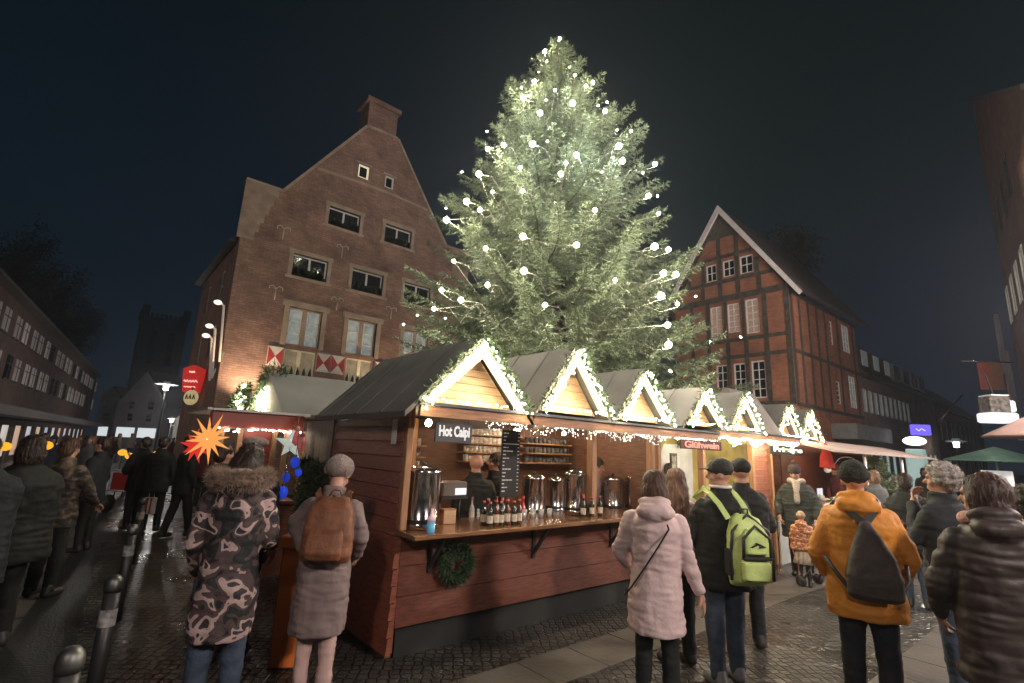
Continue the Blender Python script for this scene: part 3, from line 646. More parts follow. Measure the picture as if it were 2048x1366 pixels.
def spruce(name, base, height, rfun, z0, label, cat, seed=5, dens=1., whorl=.195, kdens=1.):
    rs = random.Random(seed); t = empty(name, base, label, cat)
    tr = MB(); tr.tube([(0, 0, 0), (0.03, 0, height * .35), (-.02, .02, height * .7), (0, 0, height - .05)], [height * .017, height * .012, height * .006, .012], 12)
    limbs = MB(); P = []; Dd = []
    z = z0
    while z < height - .12:
        Rz = rfun(z); nb = max(4, int((7 + 3 * rs.random()) * dens * (1 if Rz > 1 else .8)))
        a0 = rs.random() * 6.28
        for b in range(nb):
            a = a0 + 6.283 * b / nb + rs.uniform(-.25, .25); L = Rz * rs.uniform(.74, .98) * (1.07 if rs.random() < .1 else 1)
            zz = z + rs.uniform(-.12, .12); fr = (zz - z0) / (height - z0)
            sl = -.25 + .72 * fr + rs.uniform(-.12, .12)      # branch rise: droops low down, rises near the top
            out = Vector((math.cos(a), math.sin(a), 0)); pts = []
            ns = 9
            for i in range(ns + 1):
                s = i / ns; h = sl * L * .55 * s - (.32 * L * (1 - fr * .8)) * math.sin(s * 2.2) * .5 + .22 * L * s * s * .6
                pts.append(Vector((0, 0, zz)) + out * (L * s) + Vector((-math.sin(a), math.cos(a), 0)) * (.05 * L * math.sin(s * 5 + a)) + Vector((0, 0, h)))
            limbs.tube(pts, [max(.006, .018 * L * .4 * (1 - i / (ns + 1))) for i in range(ns + 1)], 5)
            step = .085 / kdens; n = max(4, int(L / step))
            for i in range(int(n * .18), n + 1):
                s = i / n; x = s * ns; k = min(int(x), ns - 1); p = pts[k].lerp(pts[k + 1], x - k); d = (pts[k + 1] - pts[k]).normalized()
                P.append(p); Dd.append(d)
                if i == n:
                    for q in range(3): P.append(p + d * .03 * q); Dd.append(d)
                for sd in (-1, 1):
                    l2 = (.10 + .30 * L * (1 - s) ** .8 * .8 + .04) * rs.uniform(.6, 1.15)
                    sdv = d.cross(Vector((0, 0, 1))).normalized() * sd
                    d2 = (d * .75 + sdv * rs.uniform(.6, 1.0) + Vector((0, 0, rs.uniform(-.45, .05) * (1.1 - fr)))).normalized()
                    m = max(2, int(l2 / .045))
                    for j in range(m):
                        q = j / m; dd = (d2 + Vector((0, 0, -.5 * q * (1 - fr)))).normalized()
                        P.append(p + d2 * (l2 * q) + Vector((0, 0, -.22 * l2 * q * q))); Dd.append(dd)
        z += whorl * rs.uniform(.8, 1.2) * (1 if z > z0 + 1 else .8)
    tr.build('trunk', M_BARK, t); limbs.build('branches', M_BARK, t, fix=False)
    P = np.array([tuple(p) for p in P]); Dd = np.array([tuple(p) for p in Dd])
    me = blades_mesh('crown', P, Dd, .10, .024, 3, seed); mkobj('crown', me, M_SPR, t)
    print('spruce', name, len(P), 'sprays'); return t
tree = spruce('spruce_tree', (TX, TY, 0), ZT, trad, 3.0, 'huge spruce hung with white light bulbs, rising behind the stall roofs', 'tree')

M_BULB = emat('bulb_glow', (1, .90, .66), 520.)
M_BULBC = emat('cool_bulb_glow', (.86, .96, 1), 520.)
M_CABLE = mat('cable', (.25, .25, .2), .5, var=0)
BP = [(1120, 78), (1090, 103), (1068, 163), (1047, 195), (1110, 180), (1145, 206), (1150, 150), (1172, 172), (1080, 226), (1210, 222), (1186, 165), (1007, 290), (1065, 288), (975, 298), (1153, 310), (1245, 322), (1310, 328), (1238, 292), (1040, 335), (958, 348), (1122, 348), (1132, 326), (1045, 382), (985, 384), (933, 403), (960, 420), (893, 440), (1297, 392), (1317, 427), (1046, 473), (1153, 490), (1309, 493), (1337, 499), (971, 497), (907, 522), (1048, 542), (1327, 547), (1352, 549), (883, 580), (922, 600), (1322, 592), (1335, 650), (1337, 690), (868, 618), (1355, 608), (975, 570), (1262, 262), (1190, 420), (1230, 560), (1090, 610)]
strings = empty('light_chain', (TX, TY, 3), 'chain of white round bulbs wound through the big spruce', 'lights')
BPos = []
for px, py in BP:
    d = ray(px, py); d.normalize(); best = None; t = 5.
    bm = 1e9
    while t < 18:
        p = Vector((0, 0, EYE)) + d * t; r = math.hypot(p.x - TX, p.y - TY); R_ = trad(p.z) * 1.02
        if r <= R_ : best = p; break
        if r - R_ < bm: bm = r - R_; alt = p
        t += .03
    BPos.append(best if best is not None else alt)
for i, p in enumerate(BPos):
    big = i not in (4, 10, 18, 22, 23, 28, 33, 34, 38, 43, 44, 45, 46, 47, 48, 49, 21, 6, 7)
    b = MB(); r = (.046 if big else .028) * (1 + .18 * math.sin(i * 2.7)); l = p - Vector((TX, TY, 3)); b.ell(l, (r, r, r), 10, 7)
    bb = b.build('bulb', M_BULBC if i in (4, 8, 12, 14, 15, 16, 21, 17) else M_BULB, strings); b = MB(); b.tube([l + Vector((0, 0, r)), l + Vector((0, 0, r + .05))], .014, 6); b.build('socket', M_METAL, bb)
rs = random.Random(77)
for i in range(44):      # extra small bulbs added deeper in the boughs to brighten spots of foliage
    z = 3.8 + 8.2 * rs.random() ** 1.1; a = rs.random() * 6.283; r0 = trad(z) * rs.uniform(.78, .98); l = Vector((r0 * math.cos(a), r0 * math.sin(a), z - 3)); b = MB(); b.ell(l, (.017,) * 3, 8, 6); b.build('bulb', M_BULB, strings)
order = sorted(range(len(BPos)), key=lambda i: -BPos[i].z); cb = MB()
rows = [order[i:i + 6] for i in range(0, len(order), 6)]; prev = None
for r in rows:
    r = sorted(r, key=lambda i: BP[i][0])
    for a, b in zip(r, r[1:]):
        p, q = BPos[a], BPos[b]; sag = (q - p).length * .06
        pts = []
        swag = {a, b} == {29, 30}
        for s in range(9):
            w_ = p.lerp(q, s / 8) - Vector((0, 0, sag * math.sin(math.pi * s / 8))); k_ = 0 if swag else .22 * math.sin(math.pi * s / 8)
            pts.append(Vector(((w_.x - TX) * (1 - k_), (w_.y - TY) * (1 - k_), w_.z - 3 + (0 if swag else .12 * math.sin(s * 2.3)))))
        cb.tube(pts, .007 if swag else .004, 5)
    if prev is not None:
        p, q = BPos[prev], BPos[r[0]]; cb.tube([p - Vector((TX, TY, 3)), (p + q) / 2 * 1. - Vector((TX, TY, 3)) - Vector((((p + q) / 2).x - TX, ((p + q) / 2).y - TY, 0)) * .3, q - Vector((TX, TY, 3))], .004, 5)
    prev = r[0]
cb.build('cable', M_CABLE, strings)

# ---------------------------------------------------------------- street lamps
def street_lamp(loc, h, label, head=.5, es=30., col=(1, .95, .9), power=0, group=None):
    t = empty('street_lamp', loc, label, 'street lamp', group)
    b = MB(); b.lathe([(.09, 0), (.09, .5), (.06, .55), (.045, h - .35), (.05, h - .3)], n=12); b.build('post', M_METAL, t)
    b = MB(); b.lathe([(.12, h - .3), (.13, h - .02), (.1, h)], n=14); b.build('diffuser', emat('lamp_glow_%d' % int(es), col, es), t)
    b = MB(); b.lathe([(.1, h + .002), (head, h + .02), (head, h + .05), (.2, h + .12), (.18, h + .2), (.02, h + .22)], n=20); b.build('shade', mat('pale_shade', (.7, .7, .7), .4, emit=(.85, .95, 1), es=.8 if head < .6 else .1), t)
    if power:
        l = bpy.data.lights.new('lamp_light', 'POINT'); l.energy = power; l.color = col; l.shadow_soft_size = .3
        o = bpy.data.objects.new('lamp_light', l); COL.objects.link(o); o.parent = t; o.location = (0, 0, h - .45)
    return t
lp = PD(333, 770, 30); street_lamp((lp.x, lp.y, 0), lp.z, 'street lamp with a white cross-shaped glowing head above the left street', .62, 30., power=500)
lp = PD(344, 838, 48); street_lamp((lp.x, lp.y, 0), lp.z, 'small distant street lamp below the cross-shaped one', .4, 30., power=700)
lp = PD(405, 860, 20); street_lamp((lp.x, lp.y, 0), lp.z, 'round white lamp glowing just behind the orange star', .2, 40.)
lp = PD(1912, 884, 30); street_lamp((lp.x, lp.y, 0), lp.z, 'small white street lamp far down the right street', .5, 30.)
# lamps inferred behind the camera, plus off-frame ones added to light the street fronts
LAMPS = [((3.6, -5.2, 0), 5.6, 2000), ((-3.4, -2.2, 0), 5.8, 650), ((13.5, -3.6, 0), 5.8, 3000), ((15.2, 0.0, 0), 5.6, 1300), ((-3.4, 22, 0), 5.5, 150)]
for i, (l, h, pw) in enumerate(LAMPS):
    street_lamp(l, h, ['lamp post on the square behind the yellow coat', 'lamp post at the left edge of the square', 'unseen lamp post right of the frame lighting the timbered house', 'added off-frame lamp post that lights the pale bay', 'added off-frame lamp post that lights the left brick row'][i], .45, 12., (1, .86, .78), pw)
# pillar lamp on the right, with a white head
pp = PD(1836, 940, 22); b_ = empty('lamp_pillar', (pp.x, pp.y, 0), 'pale lit pillar with a white lamp head in front of the shop row', 'street lamp')
hz_ = PD(1830, 882, 22).z
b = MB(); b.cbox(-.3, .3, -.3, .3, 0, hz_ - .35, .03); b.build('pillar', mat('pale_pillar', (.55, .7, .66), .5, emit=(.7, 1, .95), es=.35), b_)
b = MB(); b.ell((0, 0, hz_), (.42, .42, .2), 14, 8); b.build('lamp_head', emat('pillar_lamp', (1, .97, .92), 2.2), b_)
# uplights at the brick house
for i, (x, pw, lab) in enumerate(((3.75, 220, 'small floodlight lighting the left corner of the brick house'), (8.6, 260, 'small floodlight lighting the middle of the brick house'))):
    t = empty('floodlight', (x, 17.2, 0), lab, 'floodlight')
    b = MB(); b.tube([(0, 0, 0), (0, 0, 2.9)], .03, 6); b.build('post', M_METAL, t); b = MB(); b.cbox(-.12, .12, -.08, .08, 2.9, 3.05, .02); b.build('housing', M_METAL, t)
    l = bpy.data.lights.new('floodlight_beam', 'SPOT'); l.energy = pw; l.color = (1, .72, .45); l.spot_size = R(125); l.spot_blend = .9; l.shadow_soft_size = .08
    o = bpy.data.objects.new('floodlight_beam', l); COL.objects.link(o); o.parent = t; o.location = (0, .1, 3.1); o.rotation_euler = Vector((0, .62, 1)).to_track_quat('-Z', 'Y').to_euler()

# ---------------------------------------------------------------- the stalls
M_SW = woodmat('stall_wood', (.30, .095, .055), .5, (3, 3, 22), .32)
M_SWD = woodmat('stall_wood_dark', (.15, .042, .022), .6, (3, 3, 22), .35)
M_POST = woodmat('post_wood', (.42, .22, .11), .5, (14, 14, 1.5), .25)
M_BEAM = woodmat('beam_wood', (.42, .21, .11), .5, (1.5, 14, 14), .3)
M_GABW = woodmat('gable_wood', (.72, .46, .27), .5, (1.5, 8, 30), .2)
M_CTR = woodmat('counter_wood', (.26, .125, .06), .16, (1.5, 14, 14), .35, coat=.6)
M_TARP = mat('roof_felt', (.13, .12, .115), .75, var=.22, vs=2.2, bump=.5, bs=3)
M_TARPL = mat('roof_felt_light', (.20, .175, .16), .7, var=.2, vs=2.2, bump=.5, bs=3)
M_RAKE = mat('rake_board', (.72, .62, .42), .5, var=.08)
M_FIR = mat('garland_needles', (.04, .075, .03), .7, var=.4, vs=12)
M_FAIRY = emat('fairy_light', (1, .87, .56), 230.)
M_FAIRYW = emat('cool_fairy_light', (1, .93, .80), 22.)
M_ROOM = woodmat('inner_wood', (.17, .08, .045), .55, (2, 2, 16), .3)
def boards(mb, a0, a1, z0, z1, c0, c1, axis, h=.135, gap=.008):
    n = max(1, round((z1 - z0) / h)); hh = (z1 - z0) / n
    for i in range(n):
        za, zb = z0 + i * hh + gap / 2, z0 + (i + 1) * hh - gap / 2
        # lapped board: lower edge stands slightly proud
        lo, hi = c0 - .012, c0
        prof = [(lo, za), (hi, zb), (c1, zb), (c1, za)]
        if axis == 'x': mb.prism(prof, a0, a1, 'x')
        else: mb.add([(lo, a0, za), (hi, a0, zb), (c1, a0, zb), (c1, a0, za), (lo, a1, za), (hi, a1, zb), (c1, a1, zb), (c1, a1, za)], [(0, 1, 2, 3), (7, 6, 5, 4), (0, 4, 5, 1), (1, 5, 6, 2), (2, 6, 7, 3), (3, 7, 4, 0)])
def gable_roof(st, ua, ub, ux, zb, zx, vf, vb, left_over=.06, light=False, wood=M_GABW):
    """front gable: boarded triangle, rake boards, felt roof running back"""
    g = MB(); n = 7
    for i in range(n):
        za = zb + (zx - .1 - zb) * i / n; zc = zb + (zx - .1 - zb) * (i + 1) / n - .004
        la = lambda z: ua + (ux - ua) * (z - zb) / (zx - zb) + .05; lb_ = lambda z: ub - (ub - ux) * (z - zb) / (zx - zb) - .05
        g.prism([(la(za), za), (lb_(za), za), (lb_(zc), zc), (la(zc), zc)], vf + .14, vf + .165, 'y')
    gw_ = g.build('gable_boards', wood, st)
    th = .05
    f = MB()
    for (e, s) in ((ua, -1), (ub, 1)):
        ex = e + s * left_over; ez = zb - left_over * (zx - zb) / abs(ux - e)
        f.prism([(ex, ez), (ux, zx), (ux, zx + th), (ex, ez + th)], vf, vb, 'y')
        k_ = 0
        while vf + .45 + k_ * .52 < vb:     # felt seams
            v_ = vf + .45 + k_ * .52 + .03 * math.sin(k_ * 5 + ux); f.prism([(ex, ez + th), (ux, zx + th), (ux, zx + th + .012), (ex, ez + th + .012)], v_, v_ + .045, 'y'); k_ += 1
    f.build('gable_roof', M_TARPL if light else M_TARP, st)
    f = MB(); w = .10
    for (e, s) in ((ua, -1), (ub, 1)):
        f.prism([(e, zb - .0), (ux, zx), (ux, zx - w * 1.6), (e - s * w * 1.1, zb)], vf - .018, vf - .002 - .002 * s, 'y')
    f.build('rake_board', M_RAKE, st)
def garland(label, ua, ub, ux, zb, zx, vf, nl=46, seed=0, thick=1., es=M_FAIRY):
    rs = random.Random(seed); t = empty('fir_garland', (ux, vf - .06, zb), label, 'garland', 'lit fir garlands on the stall gables')
    P = []; Dd = []; lt = MB()
    for (e, s) in ((ua, -1), (ub, 1)):
        a = Vector((e + s * .03, vf - .06, zb - .02)); b = Vector((ux, vf - .06, zx + .04)); L = (b - a).length; dr = (b - a).normalized(); out = Vector((s * dr.z, 0, abs(dr.x)))
        n = int(L / .012)
        for i in range(n):
            q = a + dr * (L * i / n); r = .05 * thick
            for k in range(2):
                w = Vector((rs.uniform(-1, 1), rs.uniform(-1, 1), rs.uniform(-1, 1))); P.append(q + out * .03 + w * r * .6 - Vector((ux, vf - .06, zb))); Dd.append((w + dr * .4 + Vector((0, 0, -.2))).normalized())
        for i in range(nl // 2):
            q = a + dr * (L * (i + rs.random()) / (nl / 2)) - out * rs.uniform(.0, .075) + Vector((0, rs.uniform(-.06, -.01), 0)); r = rs.choice((.008, .010, .013)); lt.octa(q - Vector((ux, vf - .06, zb)), r)
    for i in range(nl // 3): lt.octa(Vector((ua + (ub - ua) * (i + rs.random()) / (nl / 3), vf - rs.uniform(.0, .03), zb + rs.uniform(.02, .04))) - Vector((ux, vf - .06, zb)), rs.choice((.007, .009, .011)))  # base row of lights added to wash the gable boards
    P = np.array([tuple(p) for p in P]); Dd = np.array([tuple(p) for p in Dd]); mkobj('needles', blades_mesh('needles', P, Dd, .055, .014, 2, seed), M_FIR, t)
    o = lt.build('fairy_lights', es, t, fix=False); o['kind'] = 'stuff'; return t
VF = 3.84
GA = [(2.2, 3.40, 2.83, 2.17, 2.80), (3.62, 4.70, 4.15, 2.22, 2.92), (4.92, 5.99, 5.42, 2.22, 2.84)]
GB = [(6.42, 7.42, 6.92, 2.25, 2.76), (7.65, 8.68, 8.16, 2.25, 2.82)]
GC = [(10.05, 11.12, 10.6, 2.25, 2.85), (11.2, 12.1, 11.65, 2.25, 2.83)]

A = bempty('market_stall', (4.6, 4.2, 0), 'red-brown mulled drink stall with long counter, urns and the Hot Caipi sign', 'market stall', 'wooden market stalls in a row')
UA, UB = 2.27, 7.3
f = MB(); boards(f, 4.2, 5.85, .05, 2.1, UA, UA + .035, 'y'); f.box(UA + .036, UA + .05, 4.2, 5.81, .07, 2.1); f.build('side_wall', M_SW, A)
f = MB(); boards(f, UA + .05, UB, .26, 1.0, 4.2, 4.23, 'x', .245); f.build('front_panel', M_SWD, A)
f = MB(); f.box(UA + .1, UB, 4.26, 4.29, 0, .255); f.build('skirt', mat('dark_skirt', (.02, .022, .02), .7), A)
f = MB(); f.cbox(UA - .01, 6.15, 3.86, 4.62, 1.02, 1.06, .006); f.build('counter', M_CTR, A)
f = MB()
for u in (2.62, 3.9, 5.2): f = MB(); f.beam((u, 3.95, 1.01), (u, 4.18, .72), .03, .03); f.box(u - .02, u + .02, 4.165, 4.19, .68, 1.01); f.build('counter_bracket', M_METAL, A)
for u, w in ((UA + .03, .065), (4.84, .085), (6.07, .085), (6.22, .075)):
    f = MB(); f.cbox(u - w / 2, u + w / 2, 4.14, 4.235, 1.061 if u < 6.2 else .0, 2.2, .006); f.build('post', M_POST, A)
f = MB(); f.box(UA - .06, UB, VF, VF + .045, 2.05, 2.14); f.build('eave_beam', M_BEAM, A)
f = MB(); f.box(UA - .09, UB, VF - .03, 5.95, 2.145, 2.172); f.build('flat_roof', mat('slate_edge', (.06, .065, .075), .5), A)
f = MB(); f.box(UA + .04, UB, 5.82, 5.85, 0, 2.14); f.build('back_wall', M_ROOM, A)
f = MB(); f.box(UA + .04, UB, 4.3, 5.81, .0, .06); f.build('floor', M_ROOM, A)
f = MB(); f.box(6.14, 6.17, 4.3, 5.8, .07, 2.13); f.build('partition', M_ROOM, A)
for i, g_ in enumerate(GA): gable_roof(A, *g_[:2], g_[2], g_[3], g_[4], VF, 6.0, .14 if i == 0 else .1, light=i == 1)
gable_roof(A, *GB[0][:2], GB[0][2], GB[0][3], GB[0][4], VF, 5.4, .08)
# inside work tops, shelves
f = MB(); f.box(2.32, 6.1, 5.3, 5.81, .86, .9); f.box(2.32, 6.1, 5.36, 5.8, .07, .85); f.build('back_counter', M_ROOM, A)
for (u0, u1, z) in [(2.35, 3.35, z) for z in (1.52, 1.66, 1.80)] + [(3.95, 4.95, z) for z in (1.62, 1.74, 1.86, 1.98)] + [(5.05, 6.0, z) for z in (1.62, 1.76, 1.90)]:
    f = MB(); f.box(u0, u1, 5.6, 5.81, z - .018, z); f.build('shelf', M_POST, A)
f = MB(); f.cbox(3.05, 3.15, 5.5, 5.58, .9, 2.12, .005); f.build('post', M_POST, A)
# interior lamps
M_INL = emat('interior_bulb', (1, .74, .48), 240.)
def inner_lamp(par, p, r=.035, m_=M_INL):
    f = MB(); f.ell(p, (r, r, r * 1.1), 8, 6); return f.build('lamp', m_, par)
for p in ((2.75, 4.6, 2.03), (4.1, 4.75, 2.03), (5.4, 4.7, 2.03)): inner_lamp(A, p)
inner_lamp(A, (2.75, 5.1, 1.97), .028); inner_lamp(A, (4.6, 5.3, 2.06), .028); inner_lamp(A, (5.5, 5.3, 2.06), .028)
inner_lamp(A, (6.8, 4.9, 1.98), .05)
f = MB(); f.box(6.25, 7.3, 5.5, 5.53, .9, 2.1); f.build('white_screen', mat('white_screen', (.8, .8, .85), .6), A)
f = MB(); f.box(6.28, UB, 4.2, 4.5, 1.02, 1.06); f.build('serving_hatch', M_CTR, A)
f = MB(); f.prism([(6.3, 2.05), (6.62, 2.05), (6.3, 1.55)], 4.3, 4.32, 'y'); f.build('yellow_awning', mat('yellow_cloth', (.75, .62, .12), .7), A)

B = bempty('market_stall', (8.8, 4.2, 0), 'second stall in the row, with closed red shutters and the Frietjes sign', 'market stall', 'wooden market stalls in a row')
f = MB(); f.box(7.34, 10.35, VF, VF + .045, 2.11, 2.2); f.build('eave_beam', M_BEAM, B)
f = MB(); f.box(7.33, 10.4, VF - .03, 5.6, 2.205, 2.235); f.build('flat_roof', mat('slate_edge'), B)
f = MB(); boards(f, 7.34, 9.1, .26, 1.0, 4.2, 4.23, 'x', .245); boards(f, 9.1, 9.74, .1, 2.1, 4.2, 4.23, 'x', .12); f.build('front_panel', M_SW, B)
for u in (7.4, 9.06, 9.78): f_ = MB(); f_.cbox(u - .04, u + .04, 4.14, 4.235, .0, 2.2, .006); f_.build('post', M_POST, B)
f = MB(); f.box(7.36, 12.2, 5.2, 5.23, 0, 2.18); f.build('back_wall', mat('yellow_board', (.7, .55, .18), .6), B)
f = MB(); f.box(7.45, 8.7, 5.1, 5.13, .9, 2.0); f.build('white_screen', mat('white_screen'), B)
f = MB(); f.cbox(7.44, 9.02, 4.1, 4.5, 1.02, 1.06, .006); f.build('counter', M_CTR, B)
f = MB(); f.box(9.84, 12.2, 3.75, 4.5, .95, 1.0); f.box(9.84, 12.2, 4.1, 4.13, 0, .95); f.build('counter', mat('pale_counter', (.6, .62, .6), .35), B)
for p in ((8.1, 4.6, 2.05), (10.3, 4.4, 2.05), (11.4, 4.4, 2.05)): inner_lamp(B, p, .05, emat('white_bulb', (1, .9, .62), 38.))
gable_roof(B, *GB[1][:2], GB[1][2], GB[1][3], GB[1][4], VF, 5.5, .08)
f = MB(); f.prism([(5.62, 2.24), (4.5, 3.05), (4.45, 3.05), (3.95, 2.24)], 8.85, 9.9, 'x'); f.build('pitched_roof', M_TARPL, B)

C_ = bempty('market_stall', (12, 4.2, 0), 'farthest stall of the row with a pale cloth awning and two lit gables', 'market stall', 'wooden market stalls in a row')
f = MB()
for i in range(12):
    u0 = 10.4 + i * .68; z_ = 2.16 - .0 * i; f.add([(u0, 3.3, 2.02 + .015 * (i % 2)), (u0 + .68, 3.3, 2.02 + .015 * ((i + 1) % 2)), (u0 + .68, 4.6, 2.3), (u0, 4.6, 2.3), (u0, 3.3, 1.99), (u0 + .68, 3.3, 1.99), (u0 + .68, 4.6, 2.27), (u0, 4.6, 2.27)], [(0, 1, 2, 3), (7, 6, 5, 4), (0, 4, 5, 1), (2, 6, 7, 3), (1, 5, 6, 2), (3, 7, 4, 0)])
f.build('awning', mat('awning_cloth', (.42, .33, .29), .8, var=.15, vs=3), C_)
for u in (12.6, 15.4, 18.4): f = MB(); f.tube([(u, 3.45, 0), (u, 3.45, 2.02)], .03, 8); f.build('awning_pole', M_WHITE, C_)
f = MB(); f.box(12.3, 18.4, 5.0, 5.03, 0, 2.2); f.build('back_wall', M_SWD, C_)
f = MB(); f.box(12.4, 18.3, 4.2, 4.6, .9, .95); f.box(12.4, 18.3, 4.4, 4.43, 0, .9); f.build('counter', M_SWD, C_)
for g_ in GC: gable_roof(C_, *g_[:2], g_[2], g_[3], g_[4], VF + .3, 5.5, .06)
inner_lamp(C_, (13.2, 4.3, 1.9), .045)
names = ['nearest and largest lit gable, above the Hot Caipi sign', 'lit gable second from the left in the row', 'third lit gable from the left', 'small lit gable above the Gluehwein sign', 'lit gable right of the one over the Gluehwein sign', 'lit gable just right of the pitched grey roof', 'farthest and smallest lit gable of the row']
for i, g_ in enumerate(GA + GB + GC):
    garland('lit fir garland on the ' + names[i].replace('Gluehwein', 'Glühwein'), g_[0], g_[1], g_[2], g_[3], g_[4], VF if i < 5 else VF + .3, 60 if i < 3 else 44, i, 1 if i < 5 else 1.3)
# light curtain under the eave
def light_curtain(label, u0, u1, v, z, drop, n, m_, seed, sz=(.003, .006)):
    rs = random.Random(seed); t = empty('light_curtain', ((u0 + u1) / 2, v, z), label, 'lights'); c = Vector(((u0 + u1) / 2, v, z))
    lt = MB(); w = MB()
    for i in range(n):
        u = rs.uniform(u0, u1); zz = z - drop * (rs.random() ** 1.2) * (.55 + .45 * math.sin(u * 9)); lt.octa(Vector((u, v + rs.uniform(-.03, .03), zz)) - c, rs.uniform(*sz))
    k = int((u1 - u0) / .09)
    for i in range(k):
        u = u0 + (i + .5) * (u1 - u0) / k; w.tube([Vector((u, v, z)) - c, Vector((u + rs.uniform(-.01, .01), v, z - drop * rs.uniform(.4, 1))) - c], .002, 4)
    w.tube([Vector((u0, v, z)) - c, Vector((u1, v, z)) - c], .004, 4)
    w.build('wires', mat('curtain_wire', (.5, .5, .45), .5), t); o = lt.build('tiny_lights', m_, t, fix=False); o['kind'] = 'stuff'; return t
light_curtain('curtain of tiny icicle lights under the eave of the stall with the menu board', 2.95, 6.1, 3.9, 2.05, .13, 330, M_FAIRYW, 1, (.0022, .004))
light_curtain('short curtain of icicle lights above the Glühwein sign', 6.2, 7.25, 3.86, 2.05, .10, 200, M_FAIRYW, 2, (.004, .006))
light_curtain('dense band of lights under the eave left of the Frietjes sign', 7.4, 10.3, 3.86, 2.12, .13, 420, M_FAIRY, 3, (.006, .010))

# signs
def sign(name, label, txt, u0, u1, z0, z1, v, size, board, ink, bold=.0, tilt=0., off=(0, 0)):
    t = empty(name, ((u0 + u1) / 2, v, (z0 + z1) / 2), label, 'sign'); c = Vector(((u0 + u1) / 2, v, (z0 + z1) / 2))
    f = MB(); f.cbox(u0 - c.x, u1 - c.x, 0, .02, z0 - c.z, z1 - c.z, .003); f.build('board', board, t)
    me = textmesh(txt, size, .003, bold); xs = [q.co.x for q in me.vertices]; ys = [q.co.y for q in me.vertices]; w = max(xs) - min(xs); h = max(ys) - min(ys)
    sx = (u1 - u0) * .84 / w; sy = min((z1 - z0) * .74 / h, sx * 1.9)
    for q in me.vertices: q.co = ((q.co.x - min(xs) - w / 2) * sx + off[0], -.006 - q.co.z, (q.co.y - min(ys) - h / 2) * sy + off[1])
    mkobj('lettering', me, ink, t); t.rotation_euler = (0, tilt, 0)
    for s in (-1, 1): k = MB(); k.tube([(s * (u1 - u0) * .4, .01, (z1 - z0) / 2), (s * (u1 - u0) * .4, .01, (z1 - z0) / 2 + .06)], .003, 4); k.build('hanger', M_METAL, t)
    return t
M_SIGN = mat('slate_sign', (.075, .08, .09), .5)
M_INK = mat('sign_white', (.8, .8, .8), .5, emit=(1, 1, 1), es=.35)
sign('hanging_sign', 'grey board reading Hot Caipi in white letters under the first eave', 'Hot Caipi', 2.43, 2.83, 1.835, 2.01, 3.93, .12, M_SIGN, M_INK, .004)
sign('hanging_sign', 'dark brown board reading Glühwein in pink letters', 'Glühwein', 6.2, 7.3, 1.90, 2.03, 3.8, .12, mat('brown_sign', (.12, .04, .03), .5), mat('pink_ink', (.8, .35, .28), .5, emit=(1, .45, .35), es=.35), .004)
sign('hanging_sign', 'black board reading Frietjes in pale letters below the dense lights', 'Frietjes', 8.95, 10.4, 1.90, 2.05, 3.8, .12, mat('black_sign', (.03, .03, .025), .5), mat('cream_ink', (.85, .8, .6), .5, emit=(1, .95, .7), es=1.2), .006)
# ---------------------------------------------------------------- people
M_SKIN = mat('skin', (.52, .29, .21), .5, var=.12, vs=14, bump=.08, bs=60)
M_BLK = mat('black_cloth', (.010, .011, .010), .8, var=.3, vs=6, bump=.3, bs=20)
M_NAVY = mat('navy_cloth', (.014, .017, .022), .8, var=.3, vs=6, bump=.3, bs=20)
M_JEANS = mat('jeans', (.045, .065, .10), .85, var=.35, vs=7, bump=.5, bs=25)
M_SHOE = mat('dark_shoe', (.03, .028, .026), .5, var=.2)
M_GREYSHOE = mat('grey_shoe', (.2, .2, .2), .5, var=.2)
M_HBR = mat('brown_hair', (.10, .045, .025), .5, var=.5, vs=30, bump=.8, bs=50, stretch=(1, 1, .15))
M_HDK = mat('dark_hair', (.035, .02, .014), .45, var=.5, vs=30, bump=.8, bs=50, stretch=(1, 1, .15))
M_HGR = mat('grey_hair', (.42, .38, .35), .6, var=.4, vs=40, bump=.9, bs=60)
M_HLT = mat('light_brown_hair', (.22, .12, .07), .5, var=.5, vs=30, bump=.8, bs=50, stretch=(1, 1, .15))
M_EYE = mat('eye', (.03, .02, .02), .15, var=0)
def V3(*a): return Vector(a)
def hand_shape(mb, wrist, direction, palm_n, size=1., curl=.5, side=1):
    """palm, five fingers of unequal length with knuckle bends, thumb off the side"""
    d = Vector(direction).normalized(); n = Vector(palm_n); n = (n - d * n.dot(d)).normalized(); x = d.cross(n) * side
    w = Vector(wrist); k = size
    mb.capsule(w - d * .02 * k, w + d * .03 * k, .026 * k, .028 * k, 8)
    for o in (-.026, -.009, .009, .026): mb.capsule(w + d * .02 * k + x * o * k * .7, w + d * .085 * k + x * o * k, .0135 * k, .0115 * k, 8)
    for o, L in ((-.030, .062), (-.010, .076), (.010, .072), (.029, .056)):
        p = w + d * .088 * k + x * o * k; dd = d; r = .0088 * k
        for j, f_ in enumerate((.45, .32, .25)):
            a = curl * (.6 + .5 * j); dd = (dd * math.cos(a * .8) + n * math.sin(a * .8)).normalized(); q = p + dd * L * f_ * k * 1.15; mb.capsule(p, q, r, r * .9, 8); p = q; r *= .92
            nn = n * math.cos(a * .8) - d * math.sin(a * .8)
    p = w + d * .03 * k - x * .028 * k
    t1 = (d * .6 - x * .7 + n * .35).normalized(); q = p + t1 * .038 * k; mb.capsule(p, q, .0125 * k, .0105 * k, 8)
    t2 = (d * .85 - x * .25 + n * .5 * (1 + curl)).normalized(); mb.capsule(q, q + t2 * .032 * k, .0105 * k, .009 * k, 8)
